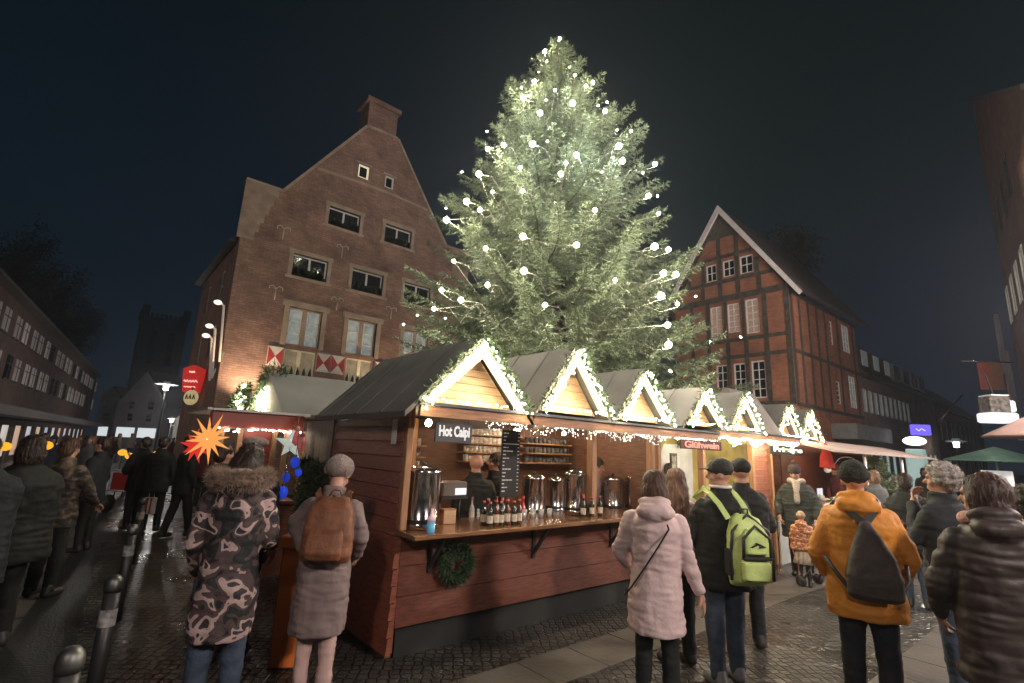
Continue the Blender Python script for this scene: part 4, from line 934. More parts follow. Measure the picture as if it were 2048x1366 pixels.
def fold(seed, amp=.012, puff=0., pz=.09, z0=0.):
    def f(c, n):
        a = noise.noise(V3(c.x * 5 + seed, c.y * 5, c.z * 3.2)) * amp + noise.noise(V3(c.x * 14 + seed, c.y * 14, c.z * 11)) * amp * .5 + (abs(noise.noise(V3(c.x * 5 + c.z * 4 + seed, c.y * 6, c.z * 19))) - .25) * amp * .8
        if puff:
            t = ((c.z - z0 + .012 * noise.noise(c * 5)) / pz) % 1; a += puff * (abs(math.sin(math.pi * t)) ** .55 - .7)
        return a
    return f
PROTO = []
def person(label, loc, h, turn=0., *, coat=None, hem=.78, cw=.205, cd=.145, flare=0., puff=0., pz=.085, hood=None, collar=True, pants=M_BLK, shoes=M_SHOE, hair=('short', M_HDK), hat=None,
           arms=None, lean=0., look=0., nod=0., near=True, hands=(True, True), seed=1, group=None, face=True, stance=.1, step=0., bulk=1., yaw=None, sleeve=None, fur=None, skirt=None, legw=1., curl=.5):
    s = h / 1.75; yw = (math.atan2(-loc[0], loc[1]) + R(turn)) if yaw is None else yaw
    t = empty('person', (loc[0], loc[1], 0.0), label, 'person', group, yw, s)
    vx = .011 if near else .02
    lean_ = R(lean)
    def warp(p):
        if not lean: return p
        k = min(1, max(0, (p.z - .82) / .4)); k = k * k * (3 - 2 * k); a = -lean_ * k; d = p - V3(0, 0, .95)
        return V3(p.x, d.y * math.cos(a) - d.z * math.sin(a), d.y * math.sin(a) + d.z * math.cos(a) + .95)
    hy = R(look); hp = R(nod)
    Mh = Matrix.Rotation(hy, 3, 'Z') @ Matrix.Rotation(-hp, 3, 'X'); piv = V3(0, .01, 1.51)
    def hd(p): return warp(piv + Mh @ (Vector(p) - piv))
    A = arms or {}
    SH = {-1: V3(-.165, 0, 1.40), 1: V3(.165, 0, 1.40)}
    EL = {-1: V3(-.225, -.02, 1.12), 1: V3(.225, -.02, 1.12)}; WR = {-1: V3(-.235, .07, .87), 1: V3(.235, .07, .87)}
    for k, sd in (('L', -1), ('R', 1)):
        if k in A: EL[sd] = V3(*A[k][0]); WR[sd] = V3(*A[k][1])
    # ---- body
    b = MB()
    hdm = MB()
    hdm.ell((0, -.005, 1.665), (.076, .095, .088), 16, 12); hdm.ell((0, .028, 1.60), (.056, .062, .072), 14, 10); hdm.ell((0, .05, 1.556), (.03, .032, .026), 10, 8)
    hdm.capsule((0, .088, 1.655), (0, .108, 1.625), .010, .016, 8); hdm.ell((0, .086, 1.585), (.024, .011, .008), 8, 6); hdm.ell((0, .084, 1.573), (.02, .011, .007), 8, 6)
    for q in (-1, 1):
        hdm.ell((q * .078, -.005, 1.635), (.011, .02, .034), 8, 6); hdm.ell((q * .042, .062, 1.615), (.024, .022, .024), 8, 6); hdm.ell((q * .028, .083, 1.672), (.022, .012, .009), 8, 6)
    hdm.v = [hd(p) for p in hdm.v]
    b2 = MB(); b2.chain([(0, -.012, 1.40), (0, .0, 1.50), (0, .005, 1.58)], [.068, .058, .056], 12)
    b2.loft([(0, 0, .86, .15, .10), (0, 0, .96, .165, .115), (0, 0, 1.1, .14, .10), (0, 0, 1.28, .165, .11), (0, 0, 1.4, .15, .095), (0, 0, 1.45, .08, .07)], 16)
    FT = {-1: V3(-stance, -step, 0), 1: V3(stance, step, 0)}
    for q in (-1, 1):
        b2.chain([(q * .09, 0, .9), (q * (.09 + stance) / 2, FT[q].y * .45 + .015, .49), (FT[q].x, FT[q].y, .09)], [.088, .056, .038], 12)
        b2.capsule((FT[q].x, FT[q].y - .02, .05), (FT[q].x + q * .015, FT[q].y + .13, .035), .038, .03, 8)
        b2.chain([SH[q], EL[q], WR[q]], [.052, .042, .028], 10)
    n0 = len(hdm.v)
    b.add([warp(p) for p in b2.v], b2.f, True); b.add(hdm.v, hdm.f, True)
    body = blob(b, vx, 'body', M_SKIN, t, 3)
    # hands, finer, joined into the body mesh
    hm = MB()
    for i, q in enumerate((-1, 1)):
        if hands[i] and near:
            d = (WR[q] - EL[q]).normalized(); hb_ = MB(); pn = V3(-q * .8, .2, 0) if d.z < -.5 else V3(0, .1, -1)
            if A.get('palm'): pn = Vector(A['palm'])
            hand_shape(hb_, WR[q] + d * .02, d, pn, 1.0, curl, q); hb_.v = [warp(p) for p in hb_.v]
            o = blob(hb_, .0045, 'tmph', M_SKIN, None, 2); me = o.data; hm.add([v.co for v in me.vertices], [tuple(p.vertices) for p in me.polygons], True); bpy.data.objects.remove(o)
    if hm.v:
        me = body.data; base = MB(); base.add([v.co for v in me.vertices], [tuple(p.vertices) for p in me.polygons], True); base.add(hm.v, hm.f, True)
        nm = base.mesh('body'); nm.materials.append(M_SKIN); body.data = nm
    if face and near:
        for q in (-1, 1):
            e_ = MB(); e_.ell((q * .03, .083, 1.655), (.012, .008, .007), 8, 6); e_.v = [hd(p) for p in e_.v]; e_.build('eye', M_EYE, t)
    # ---- trousers and shoes
    tr = MB(); lw_ = legw
    if skirt is None:
        tr.loft([(0, 0, .8, .165 * bulk, .125), (0, 0, .95, .17 * bulk, .125), (0, 0, 1.0, .16, .12)], 14)
        for q in (-1, 1): tr.chain([(q * .09, 0, .86), (q * (.09 + stance) / 2, FT[q].y * .45 + .015, .49), (FT[q].x, FT[q].y, .10)], [.098 * lw_, .074 * lw_, .062 * lw_], 12)
    else:
        for q in (-1, 1): tr.chain([(q * .07, 0, .8), (q * stance * .8, FT[q].y * .45, .49), (FT[q].x, FT[q].y, .10)], [.07, .058, .05], 10)
    tr.v = [warp(p) for p in tr.v]
    blob(tr, vx * 1.2, 'trousers', pants, t, 2, disp=fold(seed + 3, .012))
    for q in (-1, 1):
        sb = MB(); x, y = FT[q].x, FT[q].y; sb.capsule((x, y - .035, .052), (x + q * .02, y + .135, .045), .048, .042, 10); sb.capsule((x, y - .03, .06), (x, y - .01, .12), .05, .052, 10)
        sb.v = [V3(p.x, p.y, max(p.z, .004)) for p in sb.v]; blob(sb, vx * 1.1, 'shoe', shoes, t, 1)
    if skirt is not None:
        sk = MB(); rings = []
        for z, r in ((.86, .15), (.7, .19), (.55, .235)): rings.append([((r + .018 * math.sin(a * 12 * 6.283 / 72)) * math.cos(a * 6.283 / 72), (r * .85 + .018 * math.sin(a * 12 * 6.283 / 72)) * math.sin(a * 6.283 / 72), z) for a in range(72)])
        sk.rings(rings, True, True); sk.build('skirt', skirt, t)
    # ---- coat
    if coat:
        c = MB(); z0 = hem; W_, D_ = cw * bulk, cd * bulk
        secs = [(0, -.0, z0, W_ * (1 + flare), D_ * (1 + flare)), (0, 0, z0 + .03, W_ * (1.01 + flare), D_ * (1.03 + flare))]
        if z0 < .85: secs.append((0, 0, (z0 + 1.0) / 2, W_ * (1 + flare * .6), D_ * (1 + flare * .6)))
        secs += [(0, 0, 1.05, W_ * .92, D_ * .93), (0, 0, 1.2, W_ * .94, D_ * .98), (0, -.005, 1.33, W_ * .96, D_ * .98), (0, -.01, 1.41, W_ * .84, D_ * .84), (0, -.01, 1.465, W_ * .52, D_ * .62), (0, -.005, 1.50, W_ * .36, D_ * .5)]
        c.loft(secs, 24, 2.3)
        for q in (-1, 1):
            sh = SH[q] + V3(0, 0, -.02); e_ = EL[q]; w_ = WR[q]; wr = w_ - (w_ - e_).normalized() * .015
            c.chain([sh, e_, wr], [.076 * bulk, .062 * bulk, .048], 14)
            c.capsule(sh + V3(-q * .06, 0, .015), sh + V3(q * .0, 0, -.01), .068, .072, 12)
        if collar: c.loft([(0, -.0, 1.44, .10, .095), (0, 0, 1.50, .088, .09), (0, .0, 1.545, .082, .086)], 16)
        if hood == 'down': c.ell((0, -.12, 1.47), (.135, .085, .075), 14, 10); c.ell((0, -.07, 1.53), (.125, .09, .05), 14, 10, (R(-15), 0, 0))
        c.v = [warp(p) for p in c.v]
        dsp = fold(seed, .018 if near else .01, puff, pz, hem)
        blob(c, vx, 'coat', coat, t, 3, disp=dsp)
    # ---- hair
    hk, hmt = hair
    hb = MB()
    if hk != 'none':
        hb.ell((0, -.018, 1.685), (.09, .102, .09), 14, 10); hb.ell((0, -.06, 1.63), (.082, .065, .085), 12, 9)
        if hk == 'bob': hb.ell((0, -.05, 1.60), (.098, .075, .10), 14, 10); [hb.ell((q * .075, .0, 1.60), (.026, .06, .09), 10, 8) for q in (-1, 1)]
        if hk == 'full': hb.ell((0, -.035, 1.665), (.118, .112, .115), 14, 10); hb.ell((0, -.06, 1.59), (.108, .075, .075), 14, 10); [hb.ell((q * .085, .0, 1.62), (.025, .06, .07), 10, 8) for q in (-1, 1)]
        if hk == 'long': hb.ell((0, -.06, 1.58), (.095, .07, .12), 14, 10); hb.loft([(0, -.10, 1.22, .06, .03), (0, -.11, 1.30, .10, .045), (0, -.10, 1.45, .11, .055), (0, -.07, 1.60, .10, .06)], 14); [hb.capsule((q * .075, .01, 1.66), (q * .10, .02, 1.38), .03, .03, 8) for q in (-1, 1)]
        if hk == 'curly': [hb.ell((.09 * math.cos(a) * math.cos(e2), -.02 + .105 * math.sin(a) * math.cos(e2), 1.67 + .10 * math.sin(e2)), (.034,) * 3, 8, 6) for e2 in (-.3, .2, .7, 1.2) for a in [x * .52 + e2 for x in range(12)] if not (math.sin(a) > .45 and e2 < .6)]
        hb.v = [hd(p) for p in hb.v]
        def hdsp(c, n): return .007 * noise.noise(V3(c.x * 60, c.y * 60, c.z * 12)) + .004 * noise.noise(c * 25)
        if hat is None or hk in ('bob', 'long', 'full'):
            ho = blob(hb, .009 if near else .016, 'hair', hmt, t, 1, disp=hdsp)
            if near and hk in ('bob', 'long', 'full', 'short', 'curly'): fuzz(ho, hmt, t, .03 if hk != 'curly' else .022, 2200 if hk != 'long' else 3000, hd, hk)
    # ---- hats
    if hat:
        kind, hm_ = hat; q = MB()
        if kind in ('beanie', 'pompom'):
            q.ell((0, -.012, 1.70), (.098, .112, .10), 16, 10); q.lathe([(.10, 1.655), (.107, 1.66), (.107, 1.70), (.10, 1.71)], (0, -.012, 0), 20)
            if kind == 'pompom': q.ell((0, -.02, 1.82), (.035, .035, .032), 10, 8)
        elif kind == 'cap':
            q.ell((0, -.012, 1.70), (.096, .112, .088), 16, 10); q.loft([(0, .10, 1.69, .075, .075), (0, .105, 1.70, .07, .07)], 16)
        elif kind == 'flat':
            q.ell((0, .0, 1.735), (.108, .135, .05), 16, 8)
        elif kind == 'slouch':
            q.ell((0, -.03, 1.70), (.115, .13, .105), 16, 10); q.ell((0, -.09, 1.68), (.10, .09, .085), 14, 10)
        elif kind == 'hoodup':
            q.ell((0, -.02, 1.665), (.115, .125, .135), 16, 12); q.loft([(0, -.02, 1.44, .12, .10), (0, -.02, 1.56, .11, .115), (0, -.02, 1.62, .10, .11)], 16)
        q.v = [hd(p) for p in q.v]; blob(q, .009 if near else .016, 'hat', hm_, t, 1, disp=lambda c, n: .004 * noise.noise(c * 28))
    return t, warp, hd
def fuzz(ho, m_, t, ln, n, hd, hk):
    """loose strands lying on the hair surface"""
    me = ho.data; rs = random.Random(5); vs = me.vertices; N = len(vs); v = []; f = []
    no = me.vertex_normals
    for _ in range(n):
        i = rs.randrange(N); p = vs[i].co; q = no[i].vector
        dn = V3(0, 0, -1) + V3(rs.uniform(-.4, .4), rs.uniform(-.4, .4), 0)
        if hk == 'curly': dn = V3(rs.uniform(-1, 1), rs.uniform(-1, 1), rs.uniform(-1, 1))
        dn = (dn - q * dn.dot(q) * .85 + q * rs.uniform(.05, .3)).normalized(); sd = dn.cross(q).normalized() * .0022
        k = len(v); v += [p - sd, p + sd, p + dn * ln * rs.uniform(.6, 1.5) + q * .003]; f.append((k, k + 1, k + 2))
    me2 = bpy.data.meshes.new('strands'); me2.from_pydata([tuple(x) for x in v], [], f); me2.update(); o = mkobj('strands', me2, m_, ho); o['kind'] = 'stuff'
def furry(parent, pts, rad, ln, n, m_, warp, name='fur_trim', seed=2):
    """fur roll along a path, bristling with hairs"""
    b = MB(); b.tube(pts, rad, 10); b.v = [warp(p) for p in b.v]; o = b.build(name, m_, parent); me = o.data; rs = random.Random(seed); v = []; f = []
    for _ in range(n):
        p_ = me.polygons[rs.randrange(len(me.polygons))]; a, c = [me.vertices[i].co for i in rs.sample(list(p_.vertices), 2)]; p = a.lerp(c, rs.random()); q = p_.normal
        d = (q + V3(rs.uniform(-.7, .7), rs.uniform(-.7, .7), rs.uniform(-.7, .7))).normalized(); sd = d.orthogonal().normalized() * .002; k = len(v); v += [p - sd, p + sd, p + d * ln * rs.uniform(.5, 1.3)]; f.append((k, k + 1, k + 2))
    m2 = bpy.data.meshes.new('hairs'); m2.from_pydata([tuple(x) for x in v], [], f); m2.update(); h = mkobj('hairs', m2, m_, o); h['kind'] = 'stuff'; return o
def HP(px, py, D): p = PD(px, py, D); return (p.x, p.y), p.z

# --- camouflage parka, back to us
M_CAMO = camomat('camouflage_cloth', [(.012, .014, .014), (.075, .048, .048), (.46, .33, .31), (.035, .03, .032)], 7.5, (.44, .54, .635))
M_FUR = mat('brown_fur', (.26, .18, .13), .8, var=.4, vs=20)
l, h = HP(494, 895, 3.6)
camo, w, hd = person('person in a long pink, brown and black camouflage parka with a fur hood', l, 1.75, -6, coat=M_CAMO, hem=.53, cw=.188, cd=.155, puff=.004, pz=.2, hood='down', pants=M_JEANS, hair=('bob', M_HDK), arms={'L': ((-.225, 0, 1.12), (-.2, .12, .92)), 'R': ((.225, .03, 1.13), (.15, .26, 1.05))}, look=-25, nod=26, seed=1, lean=3)
furry(camo, [V3(.15 * math.cos(a), -.045 - .145 * math.sin(a) * .9, 1.535 - .03 * math.sin(a)) for a in [x * math.pi / 12 - .1 for x in range(14)]], .048, .045, 5200, M_FUR, w)
# --- bent person with grey coat and slouchy hat
M_GREYC = mat('grey_coat', (.22, .16, .155), .75, var=.12, vs=4, bump=.35, bs=14)
l, h = HP(668, 955, 4.0)
hatp, w, hd = person('person in a long grey padded coat and grey knitted hat leaning over the orange table', l, 1.66, -14, coat=M_GREYC, hem=.47, cw=.205, cd=.16, puff=.006, pz=.125, hood=None, pants=mat('pale_trousers', (.62, .42, .38), .8, var=.1, bump=.4, bs=14), shoes=M_GREYSHOE, hair=('none', M_HBR), hat=('slouch', mat('grey_knit', (.30, .24, .22), .9, var=.2, vs=20, bump=.8, bs=90)), arms={'L': ((-.27, .0, 1.27), (-.16, -.08, 1.08)), 'R': ((.24, .05, 1.16), (.2, .22, 1.0))}, lean=10, nod=18, look=-10, seed=8, stance=.085, legw=.86)
furry(hatp, [hd(V3(x, -.115 + abs(x) * .35, 1.655)) for x in (-.09, -.05, 0, .05, .09)], .022, .02, 900, mat('pink_knit', (.5, .3, .25), .9), lambda p: p, 'hat_band')
# brown leather backpack worn by that person
def backpack(label, loc, yw, s, mt, mt2, secs, strap, extra=None, warp=lambda p: p, pmt=None, loopz=1.38):
    t = empty('backpack', (loc[0], loc[1], 0), label, 'backpack', None, yw, s); t.location.z = 0.0
    b = MB(); b.loft(secs, 20, 3); b.v = [warp(p) for p in b.v]; bd = blob(b, .010, 'bag_body', mt, t, 2, disp=fold(31, .010))
    for q in (-1, 1):
        k = MB(); pts = [V3(*p) for p in strap(q)]; rs_ = []
        for i, p in enumerate(pts):
            d = (pts[min(i + 1, len(pts) - 1)] - pts[max(i - 1, 0)]).normalized(); o = V3(0, p.y + .05, p.z - 1.2).normalized() if False else V3(0, -1, .35).normalized(); x = d.cross(o).normalized() * .023; y = x.cross(d).normalized() * .005
            rs_.append([warp(p - x - y), warp(p + x - y), warp(p + x + y), warp(p - x + y)])
        k.rings(rs_, True, False); k.build('strap', mt2, t)
    return t
M_BRN = mat('brown_leather', (.20, .075, .035), .6, var=.4, vs=5, bump=.5, bs=20)
hb_s = 1.66 / 1.75
wh = w
bag = backpack('brown leather backpack on the back of the person in the grey coat', hatp.location[:2], hatp.rotation_euler.z, hb_s, M_BRN, M_BRN,
    [(.05, -.20, 1.0, .17, .06), (.05, -.225, 1.04, .19, .085), (.05, -.235, 1.2, .185, .09), (.05, -.22, 1.36, .16, .08), (.05, -.19, 1.45, .11, .05)],
    lambda q: [(q * .11 + .05, -.20, 1.42), (q * .12 + .02, -.13, 1.485), (q * .13, -.02, 1.51), (q * .15, .12, 1.42), (q * .18, .16, 1.25)], warp=w)
b = MB(); b.loft([(.05, -.30, 1.02, .13, .03), (.05, -.315, 1.06, .14, .045), (.05, -.31, 1.17, .135, .04), (.05, -.30, 1.21, .12, .02)], 16, 3); b.v = [w(p) for p in b.v]; blob(b, .01, 'front_pocket', M_BRN, bag, 1)
b = MB(); b.tube([w(V3(.0, -.17, 1.45)), w(V3(.02, -.17, 1.50)), w(V3(.08, -.17, 1.50)), w(V3(.10, -.17, 1.45))], .008, 6); b.build('carry_loop', M_BRN, bag)
# --- pale pink coat
M_PINK = mat('pale_pink_coat', (.72, .54, .53), .7, var=.06, vs=3, bump=.5, bs=16)
l, h = HP(1308, 950, 3.9)
pk, w, hd = person('woman with brown bob in a pale pink padded coat with a thin black crossbody strap', l, 1.67, 0, coat=M_PINK, hem=.61, cw=.198, cd=.17, puff=.004, pz=.16, hood='down', pants=M_BLK, hair=('bob', M_HBR), arms={'L': ((-.27, .05, 1.14), (-.2, .2, 1.02)), 'R': ((.235, -.02, 1.13), (.31, .03, .90))}, look=8, nod=4, seed=12, flare=.06, legw=.9)
cs = empty('crossbody_bag', (pk.location.x, pk.location.y, 0), 'small black bag on a thin strap across the pale pink coat', 'bag', None, pk.rotation_euler.z, 1.67 / 1.75)
ring = []
for i in range(33):
    a = 6.283 * i / 32; x = .215 * math.cos(a); z = 1.17 + .335 * math.cos(a); y = -.005 + (.205 * math.sin(a)) * (1.0 if z < 1.3 else 1.0 - (z - 1.3) * .9); x = x * (1 if z < 1.4 else .55 + (1.5 - z)); ring.append(V3(x - .02, y, z))
b = MB(); b.tube(ring, .006, 6); b.build('strap', M_BLK, cs)
b = MB(); b.cbox(-.20, -.08, .20, .27, .72, .90, .015); b.build('pouch', M_BLK, cs)
# --- man with cap and lime backpack
l, h = HP(1445, 932, 4.55)
l = (l[0] - .02, l[1] + .02)
mn, w, hd = person('man in a black jacket, black cap and jeans carrying the lime green backpack', l, 1.76, 30, coat=M_BLK, hem=.74, cw=.245, cd=.18, pants=M_JEANS, shoes=M_GREYSHOE, hair=('short', M_HGR), hat=('cap', mat('black_cap', (.025, .025, .025), .7, var=.2, bump=.5, bs=60)), arms={'L': ((-.255, .06, 1.13), (-.18, .24, 1.05)), 'R': ((.255, .03, 1.13), (.18, .24, 1.02))}, look=60, nod=3, seed=20, stance=.11, step=.05, bulk=1.02)
b = MB(); b.tube([hd(V3(.04 * math.cos(a) + .05, -.115 + .02 * abs(math.cos(a)), 1.675 + .03 * math.sin(a))) for a in [x * .35 for x in range(10)]], .003, 5); b.build('cap_badge', M_WHITE, mn)
b = MB(); b.tube([w(V3(.085 * math.cos(a), .0 + .085 * math.sin(a), 1.545)) for a in [x * 6.283 / 16 for x in range(17)]], .013, 8); b.build('shirt_collar', M_WHITE, mn)
M_LIME = mat('lime_cloth', (.62, .78, .27), .6, var=.12, vs=8, bump=.3, bs=30, emit=(.6, .8, .25), es=.0)
M_BPK = mat('black_nylon', (.03, .03, .03), .5, var=.2)
ms = 1.77 / 1.75
bag = backpack('lime green and black hiking backpack on the man in the black jacket', mn.location[:2], mn.rotation_euler.z + R(-6), ms, M_LIME, M_LIME,
    [(.08, -.22, .80, .12, .05), (.08, -.25, .84, .145, .09), (.08, -.27, 1.0, .155, .11), (.08, -.265, 1.2, .15, .105), (.08, -.24, 1.31, .11, .07), (.08, -.23, 1.34, .06, .04)],
    lambda q: [(q * .09 + .04, -.24, 1.30), (q * .10 + .0, -.185, 1.41), (q * .11 - .03, -.10, 1.485), (q * .12 - .03, -.0, 1.52), (q * .15 - .03, .12, 1.42)])
b = MB(); b.loft([(.08, -.375, .86, .10, .02), (.08, -.39, .88, .11, .045), (.08, -.39, 1.0, .11, .045), (.08, -.375, 1.02, .10, .02)], 16, 4); blob(b, .009, 'lower_pocket', M_LIME, bag, 1)
b = MB(); b.loft([(.08, -.38, 1.05, .08, .02), (.08, -.395, 1.07, .088, .04), (.08, -.39, 1.2, .085, .035), (.08, -.37, 1.25, .05, .02)], 16, 3); blob(b, .009, 'upper_pocket', M_LIME, bag, 1)
for nm_, pts in (('black_piping', [(.245, -.33, .86), (.25, -.34, 1.05), (.225, -.33, 1.22), (.08, -.29, 1.345), (-.065, -.33, 1.22), (-.09, -.34, 1.05), (-.085, -.33, .86)]), ('black_piping', [(.185, -.42, 1.04), (.185, -.425, 1.18), (.08, -.40, 1.27), (-.025, -.425, 1.18), (-.025, -.42, 1.04)])):
    b = MB(); b.tube(pts, .012, 6); b.build(nm_, M_BPK, bag)
b = MB(); b.cbox(-.03, .19, -.44, -.39, 1.025, 1.05, .006); b.build('black_band', M_BPK, bag)
b = MB(); b.tube([(.03, -.437, 1.12), (.07, -.44, 1.135), (.06, -.44, 1.15), (.10, -.44, 1.14), (.14, -.437, 1.125), (.09, -.44, 1.12)], .006, 5); b.build('dark_emblem', M_BPK, bag)
b = MB(); b.tube([(.05, -.24, 1.33), (.05, -.24, 1.38), (.11, -.24, 1.38), (.11, -.24, 1.33)], .008, 6); b.build('carry_loop', M_BPK, bag)
for q in (-1, 1): b = MB(); b.cbox(.08 + q * .15 - .02, .08 + q * .15 + .02, -.31, -.21, .88, 1.08, .012); b.build('side_mesh_pocket', M_BPK if q < 0 else mat('grey_mesh', (.35, .36, .3), .7), bag)
# --- second man behind
l, h = HP(1480, 925, 5.4)
person('man in black with a dark cap standing behind the man with the lime backpack', l, 1.77, 20, coat=M_BLK, hem=.8, cw=.26, hair=('short', M_HDK), hat=('cap', M_BLK), arms={'L': ((-.27, .06, 1.13), (-.16, .24, 1.1)), 'R': ((.27, .03, 1.13), (.16, .24, 1.1))}, seed=22, pants=M_NAVY)
# --- woman with long hair behind the pink coat
l, h = HP(1352, 945, 4.9)
person('woman with long light brown hair and a brown plaid jacket at the counter', l, 1.67, 40, coat=camomat('plaid_cloth', [(.05, .035, .03), (.16, .07, .06), (.25, .13, .10)], 22, (.46, .6)), hem=.8, hair=('long', M_HLT), arms={'L': ((-.24, .08, 1.13), (-.12, .26, 1.12)), 'R': ((.24, .08, 1.13), (.1, .28, 1.1))}, seed=23, pants=M_BLK, look=-30)
# --- woman facing us with scarf
l, h = HP(1590, 932, 8.6)
sc, w, hd = person('woman facing us in a wide dark coat, cream scarf and dark pompom hat, looking down', l, 1.72, 178, coat=mat('dark_green_coat', (.035, .042, .035), .8, var=.2), hem=.6, cw=.27, cd=.2, hair=('short', M_HDK), hat=('pompom', mat('dark_wool', (.05, .035, .03), .9, bump=.6, bs=60)), arms={'L': ((-.29, .05, 1.13), (-.25, .18, .93)), 'R': ((.30, .05, 1.13), (.27, .2, .95))}, nod=22, look=-14, seed=30)
b = MB(); b.tube([w(V3(.105 * math.cos(a), .02 + .10 * math.sin(a), 1.50 + .015 * math.sin(3 * a))) for a in [x * 6.283 / 14 for x in range(15)]], .042, 10); b.capsule(w(V3(.0, .13, 1.46)), w(V3(0, .19, 1.18)), .06, .045); blob(b, .014, 'scarf', mat('cream_scarf', (.45, .38, .32), .9, var=.2, vs=14, bump=.8, bs=40), sc, 1)
# --- child
l, h = HP(1601, 1028, 7.9)
person('small child in an orange patterned jacket, light hat and pale pleated skirt, seen from behind', l, 1.04, -5, coat=camomat('orange_pattern', [(.32, .10, .05), (.55, .22, .10), (.62, .42, .26)], 16, (.45, .58)), hem=.86, cw=.25, cd=.18, puff=.01, pz=.1, hood='down', pants=mat('dark_tights', (.03, .035, .03), .8), skirt=mat('pleated_cloth', (.55, .45, .36), .8, var=.1), hair=('none', M_HBR), hat=('beanie', mat('tan_knit', (.48, .33, .22), .9, var=.3, vs=20, bump=.7, bs=60)), seed=33, bulk=1.1)
# --- child in red at right
l, h = HP(1640, 985, 8.5)
person('child in a dark red jacket and grey hat half hidden by the yellow coat', l, 1.25, 160, coat=mat('dark_red_coat', (.22, .04, .04), .8), hem=.75, hair=('none', M_HBR), hat=('beanie', mat('greyish_knit', (.4, .36, .33), .9)), seed=34, near=False)
# --- yellow coat
M_YEL = mat('mustard_coat', (.68, .26, .03), .65, var=.06, vs=3, bump=.5, bs=16)
l, h = HP(1706, 934, 3.95)
ye, w, hd = person('person in a mustard yellow coat and dark knitted hat, hands in the pockets', l, 1.78, 6, coat=M_YEL, hem=.71, cw=.24, cd=.18, puff=.003, pz=.22, hood='down', pants=M_NAVY, hair=('none', M_HDK), hat=('beanie', mat('dark_green_knit', (.03, .032, .026), .95, var=.3, vs=20, bump=1., bs=70)), arms={'L': ((-.285, -.02, 1.12), (-.23, .13, .95)), 'R': ((.29, -.03, 1.12), (.23, .13, .93))}, seed=40, look=-12, stance=.11, hands=(False, False), legw=1.05)
b = MB(); b.tube([hd(V3(-.03 + .085 * math.cos(a), -.02 + .10 * math.sin(a) * .3 - .03, 1.72 + .095 * math.sin(a))) for a in [.3 + x * .27 for x in range(10)]], .0035, 5); b.build('headband_wire', M_HGR, ye)
M_GREYBAG = mat('dark_grey_cloth', (.075, .06, .055), .75, var=.25, vs=5, bump=.5, bs=20)
bag = backpack('dark grey drawstring style backpack on the mustard yellow coat', ye.location[:2], ye.rotation_euler.z, 1.78 / 1.75, M_GREYBAG, M_BPK,
    [(.03, -.22, .86, .13, .04), (.03, -.26, .90, .165, .07), (.03, -.27, 1.02, .165, .08), (.03, -.255, 1.16, .13, .07), (.02, -.235, 1.29, .07, .05), (.01, -.225, 1.38, .025, .03)],
    lambda q: [(.01 + q * .012, -.225, 1.37), (q * .06 + .005, -.185, 1.42), (q * .11, -.13, 1.475), (q * .13, -.02, 1.515), (q * .16, .12, 1.42)])
for q in (-1, 1): b = MB(); b.tube([(.03 + q * .14, -.24, .92), (.03 + q * .20, -.20, 1.0), (q * .24, -.12, 1.10)], .014, 6); b.build('lower_strap', M_BPK, bag)
# --- dark man in the middle distance
l, h = HP(1808, 954, 7.0)
person('person in black coat and jeans between the yellow coat and the grey-haired woman', l, 1.68, 5, coat=M_BLK, hem=.72, cw=.28, cd=.19, pants=M_JEANS, hair=('short', M_HDK), seed=45, bulk=1.05)
# --- curly grey hair, face in profile to the left
l, h = HP(1876, 926, 4.4)
cu, w, hd = person('older woman with curly grey hair, face in profile, hand raised to her chin', l, 1.80, 62, coat=M_NAVY, hem=.8, cw=.24, pants=M_JEANS, hair=('curly', M_HGR), arms={'L': ((-.22, .12, 1.17), (-.03, .20, 1.43)), 'R': ((.24, .1, 1.15), (.1, .25, 1.2)), 'palm': (0, -1, .2)}, look=22, seed=50, curl=.9)
# --- brown hair, dark puffer, pink collar
l, h = HP(1962, 957, 3.1)
M_PUF = mat('dark_puffer', (.045, .031, .028), .55, var=.12, vs=3, bump=.25, bs=14)
pu, w, hd = person('brown-haired woman in a dark puffer coat with a pink scarf collar at the right', l, 1.75, 24, coat=M_PUF, hem=.62, cw=.225, cd=.17, puff=.010, pz=.10, hood='down', collar=False, pants=M_BLK, hair=('full', mat('dark_red_brown_hair', (.06, .025, .016), .5, var=.5, vs=30, bump=.8, bs=50, stretch=(1, 1, .15))), arms={'L': ((-.28, .02, 1.12), (-.22, .18, .93)), 'R': ((.28, .0, 1.12), (.24, .14, .90))}, look=52, nod=6, seed=55)
b = MB(); b.tube([w(V3(.10 * math.cos(a), .0 + .10 * math.sin(a), 1.505 + .012 * math.sin(2 * a + 1))) for a in [x * 6.283 / 18 for x in range(19)]], .043, 12); blob(b, .01, 'scarf_collar', mat('pink_fleece', (.58, .33, .27), .95, var=.15, vs=14, bump=.8, bs=50), pu, 1, disp=fold(3, .012))
# --- edge person
l, h = HP(2056, 962, 3.2)
person('person in black with dark curly hair cut off by the right edge', l, 1.68, 20, coat=M_BLK, hem=.7, hair=('curly', M_HDK), seed=60)
